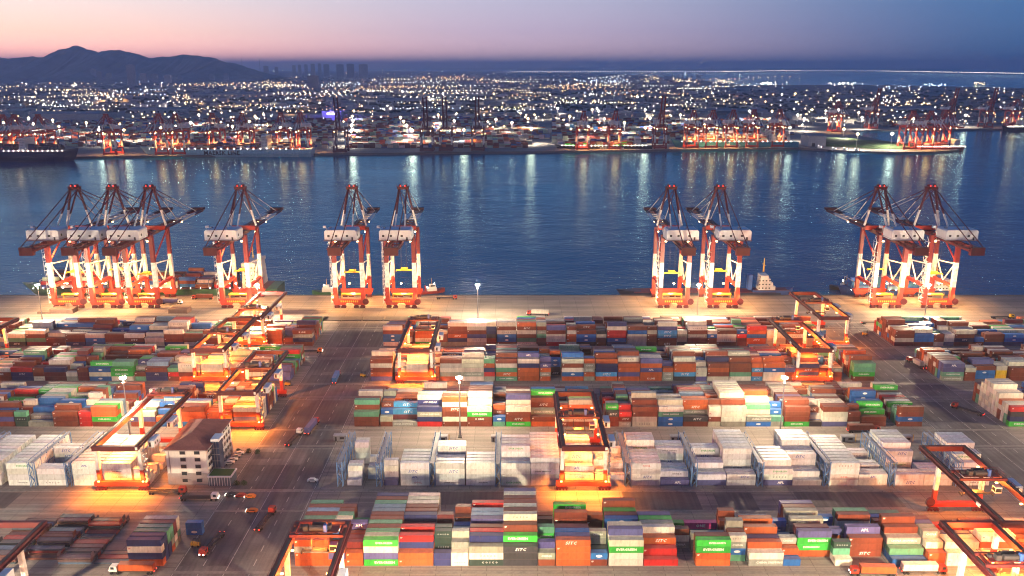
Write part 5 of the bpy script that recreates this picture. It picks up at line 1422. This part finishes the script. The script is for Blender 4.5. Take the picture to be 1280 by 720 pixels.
shed(690, 760, 146, 90, 12, 'grey roofed warehouse behind the black ship'); shed(1010, 1032, 183, 50, 22, 'squat pale building at the root of the spit'); shed(240, 330, 121, 160, 16, 'wide low warehouse far inland at the left'); shed(470, 560, 128, 150, 14, 'wide low warehouse behind the raised dark cranes'); shed(620, 690, 132, 150, 13, 'flat warehouse in the middle of the far shore'); shed(1090, 1170, 140, 120, 14, 'long dark warehouse behind the back basin')
# violet floodlit building
x, y = ground(414, 150); root = empty('floodlit_building', (x, y, .05))
b = MB(); b.box(-30, 34, 0, 40, 0, 26); b.obj('wall', shed_m, root)
b = MB(); b.box(-13, 20, -.6, -.1, 17, 23); b.obj('light_sign', glow('violet_sign_light', (.62, .55, 1), 9), root)
b = MB(); b.box(-31, 35, -1, 41, 26.05, 27.5); b.obj('roof', roof_m, root)
tag(root, 'building washed in violet blue light behind the far quay', 'building')
lamp('sign_lamp', (x, y - 32, 16), P_FAR * .6, (.16, .10, 1), 2)
lamp('sign_lamp', (x + 4, y + 30, 60), P_FAR * 9, (.16, .10, 1), 2, spot=140)
# mounds on the spit
md = mat('grassed_mound', (.05, .09, .04), .95, noise=.4, nscale=.05)
for k, (px, py, rx, ry, h_) in enumerate(((1046, 180, 70, 55, 14), (1075, 182, 85, 45, 12), (1112, 184.5, 70, 38, 9))):
    x, y = ground(px, py); b = MB(); n_, mm_ = 28, 6
    b.v = [(x, y, h_)] + [(x + rx * math.sin(j / mm_ * math.pi / 2) * math.cos(2 * math.pi * i / n_) * (1 + .08 * math.sin(i * 1.7)), y + ry * math.sin(j / mm_ * math.pi / 2) * math.sin(2 * math.pi * i / n_), h_ * math.cos(j / mm_ * math.pi / 2) ** .8 + .04) for j in range(1, mm_ + 1) for i in range(n_)]
    b.f = [(0, 1 + i, 1 + (i + 1) % n_) for i in range(n_)] + [(1 + j * n_ + i, 1 + (j + 1) * n_ + i, 1 + (j + 1) * n_ + (i + 1) % n_, 1 + j * n_ + (i + 1) % n_) for j in range(mm_ - 1) for i in range(n_)]
    b.c = [(1, 1, 1)] * len(b.f)
    tag(b.obj('terrain', md), kind='structure')
# low city mass
cm_ = MB()
for k in range(2600):
    py = rr.choice([rr.uniform(98, 150), rr.uniform(92, 112)]); px = rr.uniform(-150, 1000 if py > 112 else 880)
    if py > 150 - 10 and 60 < px < 700 and rr.random() < .6: continue
    x, y = ground(px, py); w, d, h_ = rr.uniform(14, 60), rr.uniform(12, 40), rr.uniform(5, 20)
    v_ = rr.uniform(.18, .5); cm_.cur = (v_, v_ * rr.uniform(.92, 1), v_ * rr.uniform(.88, 1.08))
    cm_.box(x - w / 2, x + w / 2, y, y + d, 0, h_)
for k in range(300):
    py = rr.uniform(112, 156); px = rr.uniform(990, 1320)
    x, y = ground(px, py); w, d, h_ = rr.uniform(14, 50), rr.uniform(12, 40), rr.uniform(4, 12); v_ = rr.uniform(.08, .25); cm_.cur = (v_, v_, v_); cm_.box(x - w / 2, x + w / 2, y, y + d, 0, h_)
tag(cm_.obj('distant_town', mat('town_walls', rough=.85, noise=.2, source='paint'), colors=True), kind='stuff')
cm_ = MB()
for k in range(2600):
    py = rr.uniform(90, 142); px = rr.uniform(-150, 1290 if py > 112 else 860); x, y = ground(px, py)
    cm_.cur = (.03 * rr.uniform(.7, 1.3), .045 * rr.uniform(.7, 1.3), .028)
    w = rr.uniform(8, 26); cm_.prism([(x - w, 0), (x + w, 0), (x + w * .7, rr.uniform(4, 8)), (x + rr.uniform(-.3, .3) * w, rr.uniform(7, 12)), (x - w * .7, rr.uniform(4, 8))], y, y + rr.uniform(6, 18))
tag(cm_.obj('distant_woods', mat('woods_foliage', rough=.95, noise=.5, nscale=.1, source='paint'), colors=True), kind='stuff')
tw = [mat('tower_block_wall', (.36, .33, .36), .85), mat('tower_block_wall_pale', (.5, .44, .46), .85)]
TB = [(104, 109, 101, 88), (114, 121, 103, 87), (122, 128, 104, 90), (160, 171, 108, 82), (134, 140, 103, 92), (176, 184, 104, 92), (190, 198, 104, 93), (206, 214, 105, 94), (222, 228, 104, 95), (58, 64, 102, 92), (44, 50, 101, 93), (70, 78, 103, 94),
      (385, 399, 111, 95), (366, 370, 95, 82), (373, 377, 95, 81.5), (381, 385, 95, 81), (389, 394, 96, 80.5), (398, 402, 95, 80), (405, 412, 96, 81), (421, 430, 98, 81), (434, 443, 98, 80.5), (449, 460, 98, 81), (330, 336, 96, 83), (344, 348, 96, 84), (262, 268, 103, 93), (280, 286, 103, 92), (296, 301, 102, 93), (310, 316, 101, 92)]
for k, (p0, p1, pb, pt) in enumerate(TB):
    (x0, y), (x1, _) = ground(p0, pb), ground(p1, pb); zc_ = y * ct + CAMZ * st; h_ = (pb - pt) * zc_ / FPX; w = (x1 - x0) / 2
    root = empty('tower_block', ((x0 + x1) / 2, y, 0))
    b = MB(); b.box(-w, w, 0, 22, 0, h_); b.box(-w * .5, w * .4, 6, 16, h_ + .02, h_ + 5); b.obj('wall', tw[k % 2], root)
    b = MB(); q = random.Random(k)
    for z in np.arange(6, h_ - 3, 7):
        for xx in np.arange(-w + 3, w - 4, 8): b.box(xx, xx + 3.4, -.3, -.02, z, z + 3)
    b.obj('window', M['glass'], root)
    where = 'before the hills' if p0 < 340 else 'on the skyline right of the hills'
    tag(root, 'hazy tower block, %s from the left of those %s' % (ORD[1 + sorted(t[0] for t in TB if (t[0] < 340) == (p0 < 340)).index(p0)], where), 'tower block', 'tower blocks far inland')
# two thin radio masts on the right end of the hills
for px, top_, lab in ((304, 73, 'thin radio mast left on the ridge end'), (326, 73, 'thin radio mast right on the ridge end')):
    x, y = ground(px, 99); zc_ = y * ct + CAMZ * st; b = MB(); h_ = (99 - top_) * zc_ / FPX; b.tube((0, 0, 0), (0, 0, h_), 3.2, 1.5, n=6)
    for q in range(5): b.box(-5, 5, -1, 1, h_ * (q + 1) / 6, h_ * (q + 1) / 6 + 3)
    o = b.obj('radio_mast', M['steel']); o.location = (x, y, 0); tag(o, lab, 'radio mast')
# long bridge across the bay
br = empty('sea_bridge', (0, 0, wz))
pts = [(640, 90.4), (800, 90.2), (900, 90.0), (1000, 88.6), (1100, 89.2), (1200, 91), (1330, 93.5)]
P3 = [ground(px, py, 22) for px, py in pts]
b = MB(); g = MB(); pr = MB()
for (xa, ya), (xb, yb) in zip(P3[:-1], P3[1:]):
    b.beam((xa, ya, 26), (xb, yb, 26), 30, 5)
    ln = math.hypot(xb - xa, yb - ya); k = int(ln / 60)
    for q in range(k):
        u = q / k; g.blob((xa + (xb - xa) * u, ya + (yb - ya) * u - 16, 38), 9)
        if q % 3 == 0: pr.tube((xa + (xb - xa) * u, ya + (yb - ya) * u, -2), (xa + (xb - xa) * u, ya + (yb - ya) * u, 24), 6, n=6)
b.obj('deck', M['quay'], br); tag(g.obj('lamp', glow('bridge_lamps', (1, .88, .72), 9), br), kind='stuff'); tag(pr.obj('pier', M['quay'], br), kind='stuff')
tag(br, 'long low lit bridge crossing the distant bay near the horizon', 'bridge')

# ------------------------------------------------------------------ lamps of the far port and the town
fl = {c: glow('far_lamp_' + c, col, s) for c, col, s in (('white', (1, .88, .70), 30), ('warm', (1, .66, .32), 24), ('cool', (.66, .80, 1), 22), ('orange', (1, .42, .14), 18))}
def far_mast_proto(c):
    root = empty('lamp_mast')
    b = MB(); b.tube((0, 0, 0), (0, 0, 32), .55, .3, n=6); b.obj('pole', M['steel'], root)
    b = MB(); b.blob((0, 0, 33.2), 3.2); b.obj('lamp_head', fl[c], root)
    return root
FMP = {c: far_mast_proto(c) for c in ('white', 'warm')}
index_kids(); fused = set()
FM = [(126, 181, 1), (157, 181, 1), (203, 178, 1), (352, 178, 1), (364, 179, 1), (440, 183, 1), (516, 182, 1), (580, 181, 1), (664, 180, 1), (735, 176, .8), (806, 178, 1), (880, 173, .7), (940, 172, .8), (986, 177, .8), (1053, 180, .9), (1070, 187.5, .7), (1113, 187, .9), (1205, 158.6, .6),
      (7, 170, 0), (38, 163, 0), (44, 172, 0), (68, 166, 0), (76, 176, 0), (110, 170, 0), (152, 172, 0), (240, 170, 0), (292, 176, 0), (313, 168, 0), (320, 160, 0), (250, 158, 0), (443, 152, 0), (441, 160, 0), (442, 167, 0), (440, 174, 0), (501, 162, 0), (505, 168, 0), (509, 174, 0), (514, 180, 0), (548, 158, 0), (554, 164, 0), (568, 167, 0), (600, 170, 0), (620, 165, 0), (640, 170, 0), (660, 164, 0),
      (697, 148, 0), (712, 160, 0), (740, 150, 0), (748, 152, 0), (755, 164, 0), (780, 170, 0), (806, 150, 0), (812, 163, 0), (850, 158, 0), (868, 152, 0), (886, 164, 0), (906, 170, 0), (936, 152, 0), (964, 152, 0), (996, 158, 0), (1004, 164, 0), (1014, 150, 0), (1031, 152, 0), (1047, 150, 0), (1072, 154, 0), (1076, 162, 0), (1140, 164, 0)]
for k, (px, py, real) in enumerate(FM):
    x, y = ground(px, py); c = 'warm' if rr.random() < .4 else 'white'
    o = FMP[c] if c not in fused else copy_tree(FMP[c]); fused.add(c)
    o.location = (x, y, .05)
    zone = 'over the far container yard' if px < 1010 else 'round the far spit'
    tag(o, 'small bright lamp mast far off %s' % zone, 'lamp mast', 'lamp masts ' + zone)
    if real: lamp('far_mast_lamp', (x, y, 31), P_FAR * .12 * real, C_FAR, 9.0)
    lamp('far_mast_lamp', (x, y, 31), P_FAR * 3.4, C_FAR, 4.0, spot=152)
blobs = {c: MB() for c in fl}
def town_lamp(px, py, c, s=1.0):
    x, y = ground(px, py, 8); zc_ = y * ct + CAMZ * st
    blobs[c].blob((x, y, rr.uniform(8, 14)), max(.5, s * zc_ * .00046))
def pick():
    u = rr.random(); return 'white' if u < .30 else 'warm' if u < .68 else 'cool' if u < .82 else 'orange'
for k in range(520):
    py = 86 + 66 * rr.random() ** 1.05; px = rr.uniform(-40, 1000)
    if py < 96 and px < 340: py += 14
    town_lamp(px, py, pick(), rr.choice([.35, .4, .5, .5, .6, .6, .8, 1.0, 1.5]))
for k in range(200):
    py = rr.uniform(108, 158); px = rr.uniform(990, 1300); town_lamp(px, py, pick(), rr.choice([.5, .6, .8, 1.1]))
for k in range(210): town_lamp(rr.uniform(-40, 1000), rr.uniform(112, 166), rr.choice(['white', 'warm', 'warm']), rr.choice([1.0, 1.3, 1.7, 2.1]))
for k in range(60): town_lamp(rr.uniform(1000, 1290), rr.uniform(112, 158), rr.choice(['white', 'warm', 'warm']), rr.choice([1.0, 1.3, 1.7]))
# streets: rows of lamps
for k in range(150):
    px, py = rr.uniform(-40, 900), rr.uniform(98, 140); n_ = rr.randint(6, 16); c = pick(); dx, dy = rr.uniform(3.5, 9), rr.choice([0, 0, rr.uniform(-.5, .5)])
    for q in range(n_): town_lamp(px + q * dx + rr.uniform(-.5, .5), py + q * dy, c, rr.uniform(.5, .9))
# bright clusters
for px, py, n_, sx, sy, c in ((130, 122, 40, 22, 4, 'white'), (230, 124, 26, 20, 4, 'warm'), (90, 107, 12, 6, 1.5, 'white'), (330, 108, 40, 40, 4, 'warm'), (430, 105, 16, 20, 3, 'cool'), (560, 97, 30, 30, 1.5, 'orange'), (760, 102, 50, 30, 2.5, 'cool'), (750, 120, 24, 40, 5, 'white'),
                              (815, 99, 24, 12, 4, 'warm'), (855, 100, 22, 10, 3, 'warm'), (905, 102, 22, 12, 2, 'warm'), (960, 104, 18, 9, 1, 'white'), (1055, 105, 26, 22, 1.2, 'white'), (1125, 108, 12, 16, 2, 'cool'), (1170, 107, 16, 20, 2, 'cool'), (1222, 104.5, 14, 5, 1, 'warm'), (1110, 131, 30, 60, 3, 'warm'), (1100, 126, 16, 40, 2, 'white')):
    for q in range(n_): town_lamp(rr.gauss(px, sx * .6), max(88, rr.gauss(py, sy * .7)), c, rr.choice([.6, .8, 1.1]))
for k in range(70): town_lamp(rr.uniform(640, 1290), rr.uniform(85.2, 87.0), rr.choice(['warm', 'white', 'cool']), rr.choice([.4, .5, .7]))
for c, b in blobs.items(): tag(b.obj('town_lights', fl[c]), kind='stuff')

# street and yard lighting of the far plain
for k in range(70):
    py = rr.uniform(100, 150); px = rr.uniform(-60, 1000)
    x, y = ground(px, py)
    lamp('far_street_lamp', (x, y, 26), P_FAR * (.8 + (150 - py) * .05), C_FAR if rr.random() < .6 else C_CRANE, 4.0, spot=156)
